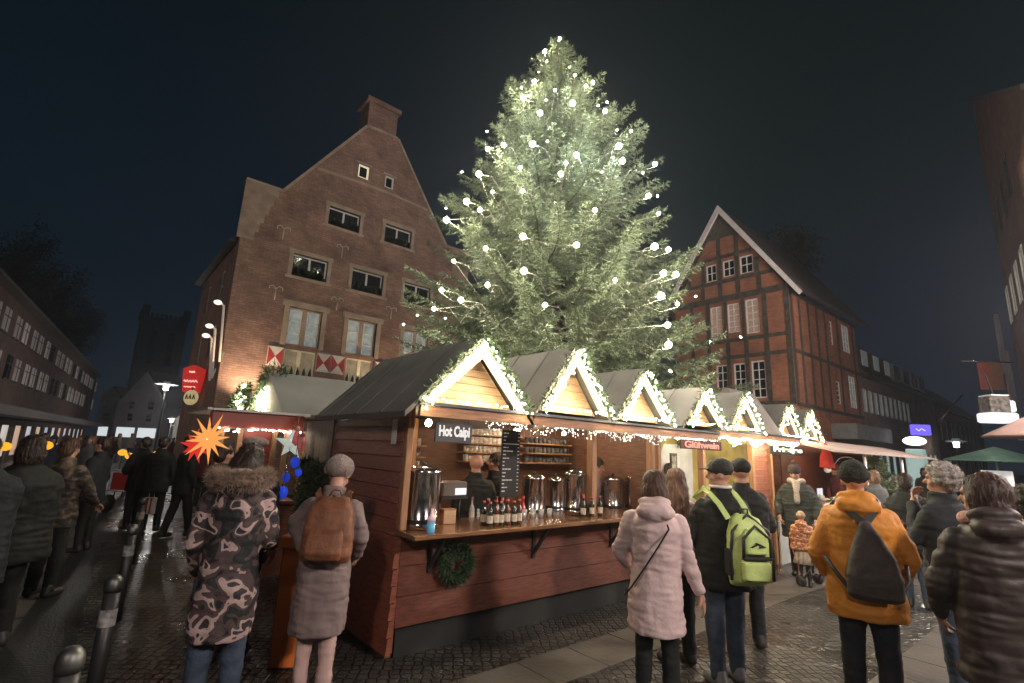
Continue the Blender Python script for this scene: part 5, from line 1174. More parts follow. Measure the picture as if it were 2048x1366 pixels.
# --- people in the left street
spec = [(290, 893, 10.2, 1.72, 30, 'man in a dark coat, leftmost of the trio, carrying the striped bag', M_BLK, M_BLK, 61),
        (328, 890, 10.0, 1.74, -20, 'man in a long black coat in the middle of the trio near the brick house', M_BLK, M_BLK, 62),
        (383, 876, 9.6, 1.78, -60, 'tall man in black with legs apart, rightmost of the trio', M_BLK, M_BLK, 63)]
for px, py, D, hh, tn, lab, cm, pm, sd in spec:
    l, h = HP(px, py, D); person(lab, l, hh, tn, coat=cm, hem=.72, pants=pm, near=False, seed=sd, step=.16 if px == 383 else .04, hair=('short', M_HDK), arms={'L': ((-.25, .05, 1.12), (-.15, .2, 1.05))})
l, h = HP(60, 905, 4.6); person('bulky person in a black coat nearest on the left, arm bent', l, 1.73, 30, coat=M_BLK, hem=.7, cw=.30, cd=.22, hair=('bob', M_HDK), pants=M_BLK, seed=70, arms={'L': ((-.26, .05, 1.12), (-.2, .2, .95)), 'R': ((.30, .05, 1.12), (.30, .24, .88))})
l, h = HP(-30, 905, 4.2); person('dark coated person cut by the left edge', l, 1.72, 0, coat=M_NAVY, hem=.6, cw=.30, cd=.22, hair=('short', M_HDK), seed=71)
l, h = HP(142, 893, 6.0); person('person in a brown camouflage jacket among the crowd at the left', l, 1.7, -40, coat=camomat('brown_camouflage', [(.015, .013, .011), (.06, .04, .028), (.13, .09, .065)], 9, (.45, .57)), hem=.75, hair=('short', M_HBR), seed=72, pants=M_BLK, arms={'L': ((-.27, .05, 1.12), (-.2, .2, .92)), 'R': ((.27, .1, 1.12), (.2, .3, 1.0))})
l, h = HP(205, 890, 8.2); person('person in a dark jacket next to the road behind the brown camouflage jacket', l, 1.7, 60, coat=M_NAVY, near=False, hem=.75, seed=73)
l, h = HP(512, 880, 4.6); person('older man in a grey flat cap looking into the crib stall', l, 1.78, -15, coat=M_NAVY, hem=.75, hair=('short', M_HGR), hat=('flat', mat('grey_tweed', (.25, .2, .17), .9, var=.3, vs=40)), seed=74)
l, h = HP(452, 898, 6.0); person('dark haired person below the orange star', l, 1.7, -60, coat=M_BLK, near=False, seed=75)
# distant crowd: a few built once and copied
base = []
cols_ = [('navy', (.03, .04, .07)), ('brown', (.09, .05, .035)), ('grey', (.12, .12, .12)), ('maroon', (.13, .03, .035)), ('olive', (.06, .06, .03)), ('beige', (.3, .24, .18))]
crowd = [(128, 893, 17), (163, 884, 20), (182, 890, 13), (222, 886, 24), (238, 885, 31), (262, 884, 38), (276, 888, 17), (345, 889, 28), (362, 882, 33), (415, 894, 14), (437, 892, 16), (402, 890, 24), (108, 878, 15), (88, 886, 21), (1748, 965, 9.5), (1672, 955, 13), (1850, 962, 16), (1700, 962, 17)]
placew = ['left of the brown camouflage jacket', 'under the lit shops', 'at the road edge', 'walking mid-road', 'far along the road', 'farthest along the road', 'left of the trio', 'behind the trio', 'behind the tall man of the trio', 'beside the orange star', 'right of the orange star', 'below the white globe lamp', 'before the first lit shop', 'by the amber lanterns', 'behind the yellow coat', 'at the third stall counter', 'left of the grey-haired woman', 'under the awning']
for i, (px, py, D) in enumerate(crowd):
    nm_, c_ = cols_[i % 6]; l, h = HP(px, py, D); hh = 1.62 + .03 * ((i * 7) % 6); lab = 'distant passer-by in a %s coat %s' % (nm_, placew[i])
    if i < 6:
        o, _, _ = person(lab, l, hh, i * 67, coat=mat(nm_ + '_crowd_coat', c_, .8), near=False, hem=.72, hair=('short' if i % 2 else 'bob', (M_HDK, M_HBR, M_HLT)[i % 3]), face=False, seed=80 + i, hat=('beanie', mat(nm_ + '_hat', tuple(x * 1.6 for x in c_), .9)) if i % 3 == 0 else None, group='distant passers-by'); base.append(o)
    else:
        o = copy_tree(base[i % 6]); o['label'] = lab; o.location = (l[0], l[1], 0); o.rotation_euler = (0, 0, i * 1.3); o.scale = (hh / 1.75,) * 3
# ---------------------------------------------------------------- things on and in the first stall
M_STEEL = mat('polished_steel', (.62, .58, .55), .16, metal=1., var=.08, vs=2, stretch=(8, 8, .5))
M_LABEL = mat('paper_label', (.7, .62, .5), .6, var=.2, vs=40)
CZ = 1.061
def urn(loc, r, h, label):
    t = empty('drink_urn', loc, label, 'urn', 'steel mulled wine urns')
    b = MB(); b.lathe([(r * .94, .0), (r, .015), (r, .05), (r * .97, .055), (r * .97, h - .06), (r, h - .055), (r, h - .03), (r * .9, h - .008), (r * .3, h + .012), (.001, h + .014)], n=32); b.build('tank', M_STEEL, t)
    b = MB(); b.lathe([(r * 1.01, .052), (r * 1.015, .07), (r * 1.01, .085)], n=32, cap=False); b.build('base_band', M_METAL, t)
    b = MB(); b.lathe([(.012, h + .01), (.022, h + .03), (.02, h + .045), (.001, h + .05)], n=12); b.build('lid_knob', M_BPK, t)
    for q in (-1, 1):
        b = MB(); b.tube([(q * r * .96, 0, h - .12), (q * (r + .035), 0, h - .12), (q * (r + .035), 0, h - .08), (q * r * .96, 0, h - .08)], .009, 6); b.build('handle', M_BPK, t)
    b = MB(); b.tube([(0, -r, .10), (0, -r - .05, .10), (0, -r - .055, .07)], .011, 8); b.lathe([(.012, .10), (.008, .13), (.014, .15)], (0, -r - .04, 0), 8); b.build('tap', M_BPK, t)
    return t
def on_z(px, py, z): p = PZ(px, py, z); return (p.x, p.y, z)
u0 = PV(842, 1040, 4.24); urn((2.51, 4.22, CZ), .165, .54, 'big steel urn at the left end of the counter')
urn((3.0, 5.0, .95), .14, .60, 'steel urn behind the one at the left end of the counter')
for (px, v, r, h, z, lab) in ((1068, 4.95, .13, .50, .98, 'steel urn right of the menu board'), (1112, 5.1, .11, .46, .98, 'small steel urn left of the one on the counter middle'), (1152, 4.36, .118, .50, CZ, 'steel urn standing at the middle of the counter'), (1226, 4.75, .115, .47, 1.0, 'steel urn left of the rightmost urn'), (1268, 4.62, .115, .50, 1.0, 'rightmost steel urn beside the stall post')):
    p = PV(px, 960, v); urn((p.x, v, z), r * 1.22, h, lab)
f = MB(); f.box(2.75, 6.0, 4.72, 5.22, .92, .945); f.box(2.8, 2.83, 4.75, 5.2, .06, .92); f.box(5.9, 5.93, 4.75, 5.2, .06, .92); f.build('inner_table', M_ROOM, A)
# bottles
def bottle_mesh(r, h, n=10):
    b = MB(); b.lathe([(r * .9, 0), (r, .01), (r, h * .55), (r * .8, h * .64), (r * .36, h * .74), (r * .33, h * .93), (r * .42, h * .94), (r * .42, h), (.001, h)], n=n); return b
M_DKG = mat('dark_bottle_glass', (.02, .035, .02), .08, var=.2, spec=.9); M_BRG = mat('brown_bottle_glass', (.10, .03, .012), .08, var=.2, spec=.9); M_REDG = mat('red_bottle_glass', (.5, .02, .02), .1, var=.1, spec=.9); M_CLG = mat('clear_bottle_glass', (.55, .55, .52), .08, var=.1, spec=.9)
bn = 0; BB = {}
def bottle(loc, r, h, m_, label, group, cap=(.6, .1, .08)):
    key = (r, h, m_.name)
    if key in BB: o = copy_tree(BB[key]); o.location = loc; o['label'] = label; o['group'] = group; return o
    t = empty('bottle', loc, label, 'bottle', group); bottle_mesh(r, h).build('glass', m_, t)
    b = MB(); b.lathe([(r * 1.02, h * .14), (r * 1.02, h * .44)], n=12, cap=False); b.build('paper_label', M_LABEL, t)
    b = MB(); b.lathe([(r * .44, h * .9), (r * .46, h * .985), (.001, h * 1.0)], n=8, cap=False); b.build('cap', mat('bottle_cap', cap, .4), t); BB[key] = t; return t
rs = random.Random(4)
for i in range(11):
    u = 3.16 + (i % 6) * .075 + rs.uniform(-.01, .01); v = 4.02 + (i // 6) * .10 + rs.uniform(-.015, .015)
    bottle((u, v, CZ), .030, (.235, .25)[i % 2], (M_DKG, M_BRG)[i % 2], ('dark green' if i % 2 == 0 else 'brown') + ' bottle in the cluster on the counter below the menu board', 'green bottles below the menu board' if i % 2 == 0 else 'brown bottles below the menu board')
for i in range(5):
    bottle((4.62 + i * .075, 4.12 + (i % 2) * .07, CZ), .030, (.235, .25)[i % 2], (M_DKG, M_BRG)[i % 2], ('dark green' if i % 2 == 0 else 'brown') + ' bottle on the counter just right of the middle urn', 'green bottles by the middle urn' if i % 2 == 0 else 'brown bottles by the middle urn')
bottle((4.02, 4.5, .95), .033, .33, M_REDG, 'tall bottle of red syrup behind the glasses', None)
for i in range(6):
    bottle((3.55 + i * .09, 4.85, .946), .032, .30, M_CLG, 'clear bottle on the inner table behind the counter', 'clear bottles on the inner table')
for i in range(8):
    t = empty('drinking_glass', (3.85 + i * .065, 4.30 + (i % 2) * .05, CZ), 'small clear glass in the row on the counter left of the middle urn', 'glass', 'glasses on the counter')
    b = MB(); b.lathe([(.020, 0), (.026, .085), (.023, .083), (.018, .006)], n=10); b.build('tumbler', M_CLG, t); b = MB(); b.lathe([(.019, .008), (.0215, .05), (.001, .05)], n=10); b.build('drink', mat('amber_drink', (.3, .08, .02), .2), t)
t = empty('syrup_dispenser', (2.47, 3.96, CZ), 'pale blue and pink plastic dispenser bottle standing before the left urn', 'dispenser')
b = MB(); b.lathe([(.032, 0), (.035, .01), (.035, .09)], n=14); b.build('blue_liquid', mat('blue_liquid', (.12, .4, .62), .3, emit=(.1, .45, .8), es=.15), t)
b = MB(); b.lathe([(.035, .091), (.035, .12), (.02, .14), (.012, .16), (.012, .2)], n=14); b.build('bottle_top', mat('pink_plastic', (.75, .5, .58), .3, emit=(1, .6, .75), es=.12), t)
# cash box
t = empty('cash_register', (3.0, 4.52, 1.30), 'dark boxy cash register with a bright white display on the inner shelf', 'cash register')
b = MB(); b.cbox(-.13, .17, -.09, .11, 0, .15, .012); b.build('housing', mat('grey_brown_plastic', (.16, .13, .11), .4), t)
b = MB(); b.box(.02, .155, -.096, -.091, .02, .085); b.build('display', emat('display_glow', (1, 1, 1), 1.1), t)
b = MB(); b.box(-.14, .18, -.095, .115, -.02, -.001); b.tube([(-.1, 0, -.02), (-.1, 0, -.24)], .012, 6); b.tube([(.14, 0, -.02), (.14, 0, -.24)], .012, 6); b.build('stand', M_METAL, t)
t = empty('wooden_box', (2.9, 4.35, CZ), 'small pale wooden box under the cash register', 'box'); b = MB(); b.cbox(-.08, .06, -.05, .05, 0, .13, .004); b.build('crate', M_GABW, t); b = MB(); b.cbox(-.083, .063, -.053, .053, .131, .14, .003); b.build('lid', M_POST, t)
# menu board
t = empty('menu_board', (PV(1021, 930, 4.62).x, 4.62, 1.6), 'tall black menu board with small chalk writing behind the counter', 'menu board')
b = MB(); b.cbox(-.14, .14, 0, .015, -.34, .42, .004); b.build('board', mat('chalkboard', (.02, .02, .02), .5), t)
b = MB(); rs = random.Random(9)
for i in range(17):
    z = .38 - i * .041; x = -.12
    if i == 3: b.box(-.12, .12, -.003, -.001, z - .004, z + .004); continue
    for k in range(rs.randint(1, 3)):
        w_ = rs.uniform(.02, .05); b.box(x, x + w_, -.003, -.001, z - .0055, z + .0055); x += w_ + .008
    b.box(.10, .125, -.003, -.001, z - .004, z + .004)
cl_ = b.build('chalk_lines', mat('chalk', (.6, .6, .58), .8, emit=(1, 1, 1), es=.15), t); cl_['kind'] = 'stuff'
t = empty('price_board', (2.45, 5.55, 1.88), 'small lit picture board in the upper left corner inside the stall', 'board')
b = MB(); b.box(-.12, .35, 0, .012, .0, .13); b.build('picture', mat('lit_picture', (.6, .42, .2), .5, var=.8, vs=22, emit=(1, .8, .4), es=.3), t)
b = MB(); b.box(-.13, .36, .013, .022, -.01, .14); b.build('backing', M_POST, t)
# mugs
mb_ = MB(); mb_.lathe([(.030, 0), (.034, .01), (.036, .085), (.032, .083), (.029, .012)], n=12); mb_.tube([(.034, 0, .065), (.058, 0, .06), (.056, 0, .03), (.033, 0, .022)], .006, 5)
mm = {k: None for k in ('w', 'd')}
def mugs(u0, u1, z, n, mt, lab, grp, first=[None, None]):
    for i in range(n):
        u = u0 + (u1 - u0) * (i + .5) / n
        key = mt.name
        if mm.get(key) is None: me = mb_.mesh('mug'); me.materials.append(mt); mm[key] = me
        o = bpy.data.objects.new('mug', mm[key]); COL.objects.link(o); o.location = (u, 5.70, z); o.rotation_euler = (0, 0, -1.2 + .3 * math.sin(i * 3)); tag(o, lab, 'mug', grp)
M_MUGW = mat('white_mug', (.75, .7, .66), .3, var=.05); M_MUGD = mat('dark_mug', (.12, .12, .13), .25, var=.2)
for z, nm_ in ((1.52, 'bottom'), (1.66, 'middle'), (1.80, 'top')): mugs(2.38, 3.32, z, 11, M_MUGW if z != 1.66 else mat('pale_mug', (.5, .42, .4), .3), ('white' if z != 1.66 else 'pinkish') + ' mug on the %s shelf at the left end of the stall' % nm_, 'mugs on the %s left shelf' % nm_)
for z, nm_ in ((1.62, 'lowest'), (1.74, 'second lowest'), (1.86, 'second highest'), (1.98, 'highest')): mugs(3.98, 4.93, z, 12, M_MUGW, 'white mug on the %s shelf in the middle of the stall' % nm_, 'mugs on the %s middle shelf' % nm_)
for z, nm_ in ((1.62, 'lowest'), (1.76, 'middle'), (1.90, 'upper')): mugs(5.08, 5.98, z, 10, M_MUGD, 'dark glassy mug on the %s shelf at the right end of the stall' % nm_, 'mugs on the %s right shelf' % nm_)
# notice on the side wall
t = empty('paper_notice', (2.25, 4.36, 1.93), 'narrow white paper notice pinned to the side wall of the first stall', 'notice')
b = MB(); b.box(-.006, -.003, -.05, .05, -.13, .10); b.build('sheet', M_WHITE, t); b = MB()
for i in range(9): b.box(-.0075, -.0065, -.035, .025 - (i % 3) * .01, -.11 + i * .022, -.107 + i * .022)
b.build('print_lines', mat('grey_print', (.5, .5, .5), .8), t)
# wreath
def wreath(loc, r, label):
    t = empty('wreath', loc, label, 'wreath'); rs = random.Random(6); P = []; Dd = []
    for i in range(900):
        a = rs.random() * 6.283; c = Vector((math.cos(a), 0, math.sin(a))) * r; w_ = Vector((rs.uniform(-1, 1), rs.uniform(-1.1, .2), rs.uniform(-1, 1))); P.append(c + w_ * .035); Dd.append((w_ + Vector((-math.sin(a), 0, math.cos(a))) * .8).normalized())
    mkobj('needles', blades_mesh('needles', np.array([tuple(p) for p in P]), np.array([tuple(p) for p in Dd]), .06, .014, 3, 3), M_FIR, t)
    b = MB(); b.tube([(r * math.cos(x * 6.283 / 24), 0, r * math.sin(x * 6.283 / 24)) for x in range(25)], .025, 8); b.build('ring', M_BARK, t); return t
p = PV(912, 1127, 4.12); wreath((p.x, 4.12, p.z), .13, 'round dark fir wreath on the front panel below the counter')
# people serving
def inside(label, px, v, h, yaw, **k):
    p = PV(px, 960, v); return person(label, (p.x, v), h, yaw=yaw, **k)
inside('bald stall keeper in black seen from behind inside the first stall', 951, 4.95, 1.72, YAW0 + .3, coat=M_BLK, hem=.8, cw=.25, hair=('none', M_HDK), seed=90, pants=M_BLK)
inside('stall keeper with short dark hair in black, facing the other keeper', 990, 5.12, 1.73, R(70), coat=M_BLK, hem=.8, cw=.25, hair=('short', M_HDK), seed=91, pants=M_BLK)
inside('stall keeper in a greyish shirt leaning forward with an arm reaching down by the urns', 1168, 5.0, 1.74, R(205), coat=mat('grey_pink_shirt', (.33, .25, .24), .8), hem=.85, cw=.22, hair=('short', M_HDK), arms={'L': ((-.28, .12, 1.16), (-.28, .3, .98))}, lean=16, seed=92, pants=M_BLK)
p = PV(1345, 930, 4.9); person('server in dark clothing behind the Glühwein hatch', (p.x + .1, 5.0), 1.66, yaw=R(190), coat=M_NAVY, hem=.8, hair=('short', M_HDK), near=False, seed=93)
# framed picture hanging in the Glühwein hatch
t = empty('framed_picture', (6.98, 4.4, 1.68), 'small framed black picture hanging below the Glühwein sign', 'picture'); b = MB(); b.cbox(-.09, .09, 0, .02, -.16, .16, .004); b.build('frame', mat('dark_frame', (.05, .045, .035), .5), t)
b = MB(); b.box(-.06, .06, -.004, -.001, -.12, .12); b.build('picture', mat('pale_picture', (.4, .38, .3), .6, var=.8, vs=12), t)

# ---------------------------------------------------------------- crib stall at the left, its pitched roof facing us
D_ = bempty('market_stall', (2.5, 8, 0), 'red-brown stall left of the row with a long grey pitched roof and star ornaments', 'market stall', 'wooden market stalls in a row')
VD = 7.6; p = PV(425, 825, VD); q = PV(612, 825, VD)
zl = 2.12
ul, ur = PV(420, 835, VD).x, PV(612, 830, VD).x
f = MB(); f.cbox(ul, ur, VD, VD + .06, zl - .20, zl + .02, .02); f.build('fascia', mat('red_fascia', (.25, .045, .03), .45, var=.2), D_)
f = MB(); f.box(ul - .05, ur + .05, VD - .05, 9.5, zl + .021, zl + .05); f.build('flat_roof', M_WPLASTER, D_)
rl, rr = 2.18, PV(760, 780, VD + .3).x + 1.4
f = MB(); f.prism([(VD + .02, 2.17), (VD + 1.25, 2.88), (VD + 2.5, 2.17)], rl, rr, 'x'); f.build('pitched_roof', mat('grey_felt', (.13, .128, .125), .8, var=.12, vs=2, bump=.4, bs=2.5), D_)
f = MB(); boards(f, PV(478, 900, VD).x, PV(548, 900, VD).x, .1, 1.92, VD + .1, VD + .13, 'x', .2); f.build('door_panel', mat('red_board', (.30, .05, .03), .5, var=.2), D_)
for px in (440, 478, 548, 572, 608):
    x = PV(px, 900, VD).x; f = MB(); f.cbox(x - .03, x + .03, VD + .03, VD + .09, 0, 1.92, .006); f.build('post', M_POST, D_)
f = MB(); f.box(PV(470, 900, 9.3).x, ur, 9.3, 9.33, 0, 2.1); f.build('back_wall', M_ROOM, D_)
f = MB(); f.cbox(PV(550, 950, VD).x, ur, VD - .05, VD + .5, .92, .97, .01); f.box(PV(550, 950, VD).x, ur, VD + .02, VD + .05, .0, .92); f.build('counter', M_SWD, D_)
inner_lamp(D_, (PV(575, 860, 8.4).x, 8.4, 1.95), .022); inner_lamp(D_, (PV(510, 860, 8.6).x, 8.6, 1.95), .04)
light_curtain('string of tiny lights under the fascia of the crib stall', ul + .1, ur, VD - .02, zl - .2, .05, 60, M_FAIRYW, 8, (.008, .014))
x0 = PV(680, 900, 5.9).x
# dark boarded gap between the stalls with a fir draped sheet
t = bempty('board_fence', (2.1, 6.5, 0), 'dark brown board partition between the crib stall and the first stall', 'fence')
pa = PV(612, 900, VD - .1); pb = Vector((2.26, 5.86, 0))
f = MB(); n_ = 8
for i in range(n_):
    a = Vector((pa.x, pa.y, 0)).lerp(pb, i / n_); b_2 = Vector((pa.x, pa.y, 0)).lerp(pb, (i + .96) / n_); d = (b_2 - a).normalized(); nrm = Vector((d.y, -d.x, 0)) * .02
    f.rings([[(a.x, a.y, z), (b_2.x, b_2.y, z), (b_2.x + nrm.x, b_2.y + nrm.y, z), (a.x + nrm.x, a.y + nrm.y, z)] for z in (0, 2.05)], True, False)
f.build('boards', woodmat('old_dark_boards', (.055, .022, .014), .7), t)
P = []; Dd = []; rs = random.Random(12)
tt = bempty('fir_hedge', (2.0, 6.4, 0), 'dark fir branches stacked against the board partition', 'fir branches')
for i in range(2600):
    s = rs.random(); c = Vector((pa.x, pa.y, 0)).lerp(pb, .12 + .8 * s); z = rs.uniform(.1, 1.55); w_ = Vector((rs.uniform(-1, 1), rs.uniform(-1, 1), rs.uniform(-.3, .8))); P.append((c.x + w_.x * .05 - .08, c.y - .12 + w_.y * .05, z)); Dd.append(tuple(w_.normalized()))
mkobj('needles', blades_mesh('needles', np.array(P), np.array(Dd), .10, .02, 3, 9), M_FIR, tt)
b = MB(); [b.tube([(pa.x * (1 - s) + pb.x * s - .05, pa.y * (1 - s) + pb.y * s - .1, 0), (pa.x * (1 - s) + pb.x * s, pa.y * (1 - s) + pb.y * s - .08, 1.6)], .012, 5) for s in (.2, .4, .6, .8)]; b.build('stems', M_BARK, tt)
# garlands at the gable end of that roof
for i, (px, D, lab) in enumerate(((535, 8.3, 'bright fir garland with fairy lights at the left end of the grey pitched roof'), (478, 9.0, 'small fir garland with lights left of the grey pitched roof'))):
    pt = PD(px + 15, 745 if i == 0 else 775, D); pb_ = PD(px - 12, 822, D - .1)
    t = empty('fir_garland', tuple(pb_), lab, 'garland'); P = []; Dd = []; lt = MB(); rs = random.Random(20 + i)
    w2 = .16 if i == 0 else .08
    for k in range(900):
        c = pt.lerp(pb_, rs.random()); w_ = Vector((rs.uniform(-1, 1), rs.uniform(-1, 1), rs.uniform(-1, 1))); P.append(tuple(c + w_ * w2 - pb_)); Dd.append(tuple(w_.normalized()))
    mkobj('needles', blades_mesh('needles', np.array(P), np.array(Dd), .09, .02, 2, 3), M_FIR, t)
    for k in range(60 if i == 0 else 18):
        s = rs.random() ** .6; c = pt.lerp(pb_, s); lt.octa(c + Vector((rs.uniform(-1, 1), rs.uniform(-1, 0), rs.uniform(-1, 1))) * w2 - pb_, rs.uniform(.012, .03))
    o = lt.build('fairy_lights', M_FAIRY, t, fix=False); o['kind'] = 'stuff'
# stars
def star(label, loc, r, n, depth, mt, core=None, yaw=0., inner=.3, name='star_lantern', pts3=False):
    t = empty(name, loc, label, 'star ornament', None, yaw); b = MB(); rs = random.Random(2)
    for i in range(n):
        a = 6.283 * (i + .25) / n; rr = r * (.82 + .3 * ((i * 37) % 5) / 5); d = Vector((math.cos(a), 0, math.sin(a))); x = Vector((-d.z, 0, d.x)) * r * inner * .62
        base = [d * r * inner * .6 + x, d * r * inner * .6 + Vector((0, -depth, 0)), d * r * inner * .6 - x, d * r * inner * .6 + Vector((0, depth, 0))]
        b.add([*base, d * rr], [(0, 1, 4), (1, 2, 4), (2, 3, 4), (3, 0, 4), (3, 2, 1, 0)])
    if pts3:
        for i in range(5):
            a = 6.283 * i / 5 + .4; d = Vector((math.cos(a) * .6, -.8, math.sin(a) * .6)).normalized(); x, y, _ = frame_(d); w_ = r * inner * .4
            b.add([d * r * .1 + x * w_, d * r * .1 + y * w_, d * r * .1 - x * w_, d * r * .1 - y * w_, d * r * .7], [(0, 1, 4), (1, 2, 4), (2, 3, 4), (3, 0, 4), (3, 2, 1, 0)])
    b.build('spikes', mt, t)
    b = MB(); b.ell((0, 0, 0), (r * inner * .75,) * 3, 12, 8); b.build('core', core or mt, t)
    b = MB(); b.tube([(0, 0, r * .2), (0, 0, r * 1.3)], .006, 4); b.build('hanger', M_METAL, t); return t
p = PD(418, 878, 5.6); star('large glowing orange and yellow paper star at the left stall', tuple(p), .28, 12, .06, emat('orange_star_glow', (1, .40, .10), 1.0), emat('yellow_star_core', (1, .68, .28), 1.8), YAW0, inner=.2, pts3=True)
p = PD(392, 892, 6.6); star('red glowing paper star behind the orange star', tuple(p), .22, 9, .07, emat('red_star_glow', (1, .05, .04), .7), None, YAW0)
p = PD(582, 888, 6.3); star('white five-pointed star in the crib stall window', tuple(p), .20, 5, .03, mat('white_star', (.8, .85, .8), .5, emit=(.85, 1, .9), es=.35), None, YAW0, inner=.42)
for i, (px, py, D, s) in enumerate(((590, 925, 5.6, .05), (565, 985, 5.0, .05), (572, 955, 5.5, .04), (597, 945, 5.3, .035))):
    p = PD(px, py, D); t = empty('glass_ornament', tuple(p), ['cobalt blue glass ornament highest beside the fir hedge', 'cobalt blue glass ornament lowest behind the orange table', 'blue glass ornament between the highest and lowest ones', 'small blue glass ornament nearest to the fir hedge'][i], 'ornament')
    b = MB(); b.ell((0, 0, 0), (s, s, s * 1.2), 12, 8); b.build('glass', mat('cobalt_glass', (.02, .05, .7), .08, var=.3, vs=20, emit=(.03, .1, 1), es=.3), t); b = MB(); b.lathe([(s * .3, s * 1.1), (s * .35, s * 1.6), (s * .2, s * 1.7)], n=8); b.tube([(0, 0, s * 1.7), (0, 0, s * 1.7 + .25)], .003, 4); b.build('cap', M_STEEL, t)
for i, (px, py) in enumerate(((594, 868), (604, 880))):
    p = PD(px, py, 6.0); t = empty('cloth_ornament', tuple(p), ('pink and red' if i == 0 else 'small pink') + ' cloth figure hanging in the crib stall', 'ornament')
    b = MB(); b.lathe([(.001, -.14), (.05, -.10), (.035, 0), (.03, .03)], n=10); b.build('skirt', mat('pink_red_cloth', (.6, .12, .12), .8, var=.5, vs=20, emit=(1, .3, .25), es=.15), t); b = MB(); b.ell((0, 0, .06), (.03, .03, .035), 10, 7); b.tube([(0, 0, .09), (0, 0, .2)], .003, 4); b.build('head', M_SKIN, t)
# orange standing table with bowl
p = PZ(575, 1328, 0); tz_ = PD(577, 1066, p.dot(FW)).z; print('TBL', tz_, p)
t = empty('standing_table', (p.x, p.y, 0), 'tall orange square standing table between the two people on the left', 'table', None, YAW0 + .15)
M_OR = mat('orange_paint', (.75, .19, .04), .5, var=.12, vs=3)
b = MB(); b.cbox(-.125, .125, -.125, .125, .01, tz_ - .10, .012); b.build('column', M_OR, t); b = MB(); b.cbox(-.15, .15, -.15, .15, tz_ - .099, tz_, .012); b.build('table_top', M_OR, t)
t = empty('glass_bowl', (p.x, p.y, tz_), 'glass candle bowl glowing blue and pink on the orange table', 'bowl')
b = MB(); b.lathe([(.05, 0), (.10, .02), (.12, .05), (.115, .05), (.09, .022)], n=20); b.build('bowl', mat('bowl_glass', (.3, .12, .12), .1, emit=(1, .3, .25), es=.12), t); b = MB(); b.lathe([(.09, .024), (.10, .036), (.001, .042)], n=16); b.build('blue_light', emat('blue_glow', (.08, .12, 1), 1.6), t)
p = PD(1000, 1, 1)
# bollards
for i, (u, v) in enumerate(((.13, 3.0), (.33, 4.3), (.57, 6.55), (.86, 9.2), (1.2, 12.3))):
    t = empty('bollard', (u, v, 0), ['nearest steel bollard at the bottom left', 'second nearest bollard with a striped collar', 'third bollard along the road edge', 'fourth bollard along the road edge', 'farthest bollard by the trio of men'][i], 'bollard', 'bollards along the road edge')
    b = MB(); b.lathe([(.045, 0), (.045, .80)], n=16); b.build('post', M_METAL, t); b = MB(); b.lathe([(.048, .80), (.053, .83), (.048, .87), (.028, .895), (.001, .90)], n=16); b.build('cap', mat('brushed_steel', (.13, .13, .125), .45, metal=.9), t)
    b = MB(); b.lathe([(.048, .60), (.048, .70)], n=16, cap=False); b.build('reflector_band', mat('pale_band', (.28, .27, .26), .5, var=.6, vs=30), t)
# amber lanterns of the left crowd
for i, (px, py, D, lab) in enumerate(((10, 893, 7.5, 'amber lantern at the left edge'), (93, 891, 7.5, 'amber lantern right of the one at the left edge'), (245, 905, 15, 'left one of two amber lanterns beyond the road'), (259, 912, 15, 'right one of two amber lanterns beyond the road'), (314, 910, 12, 'amber lantern between the first two men of the trio'))):
    p = PD(px, py, D); r = .062 if D < 10 else .09; t = empty('lantern', (p.x, p.y, 0), lab, 'lantern', 'amber lanterns on poles')
    b = MB(); b.ell((0, 0, p.z), (r * 1.25, r * 1.25, r), 12, 8); b.build('globe', emat('amber_glow', (1, .42, .03), 1.25), t); b = MB(); b.tube([(0, 0, 0), (0, 0, p.z - r * .9)], .015, 6); b.build('pole', M_METAL, t)
# striped bag in a hand
p = PD(300, 1010, 9.9); t = empty('carrier_bag', tuple(p), 'white and red striped carrier bag hanging from the leftmost man of the trio', 'bag', None, YAW0); b = MB(); b.cbox(-.10, .10, -.04, .04, -.16, .14, .012); b.build('sack', M_WHITE, t)
b = MB(); b.box(-.06, -.02, -.043, -.0405, -.15, .13); b.box(.02, .05, -.043, -.0405, -.15, .13); b.build('red_stripe', M_RED, t); b = MB(); b.tube([(-.05, 0, .14), (-.04, 0, .25), (.04, 0, .25), (.05, 0, .14)], .006, 5); b.build('handle', M_WHITE, t)
# handcart
p = PD(245, 945, 12); t = empty('handcart', (p.x, p.y, 0), 'pale framed handcart with a red box, on the road behind the trio', 'handcart', None, YAW0)
b = MB()
for q in (-.3, .3): b.tube([(q, 0, .3), (q, 0, .95), (q - .25, 0, 1.35)], .02, 6)
b.tube([(-.3, 0, .95), (.3, 0, .95)], .02, 6); b.tube([(-.3, 0, .5), (.3, 0, .5)], .02, 6); b.build('frame', M_WHITE, t); b = MB(); b.cbox(-.25, .25, .03, .35, .5, .9, .02); b.build('box', M_RED, t)
for q in (-.28, .28): b = MB(); b.T = Matrix.Translation((q, .1, .2)) @ Matrix.Rotation(R(90), 4, 'Y'); b.lathe([(.2, -.02), (.2, .02)], n=20); b.build('wheel', M_BPK, t)
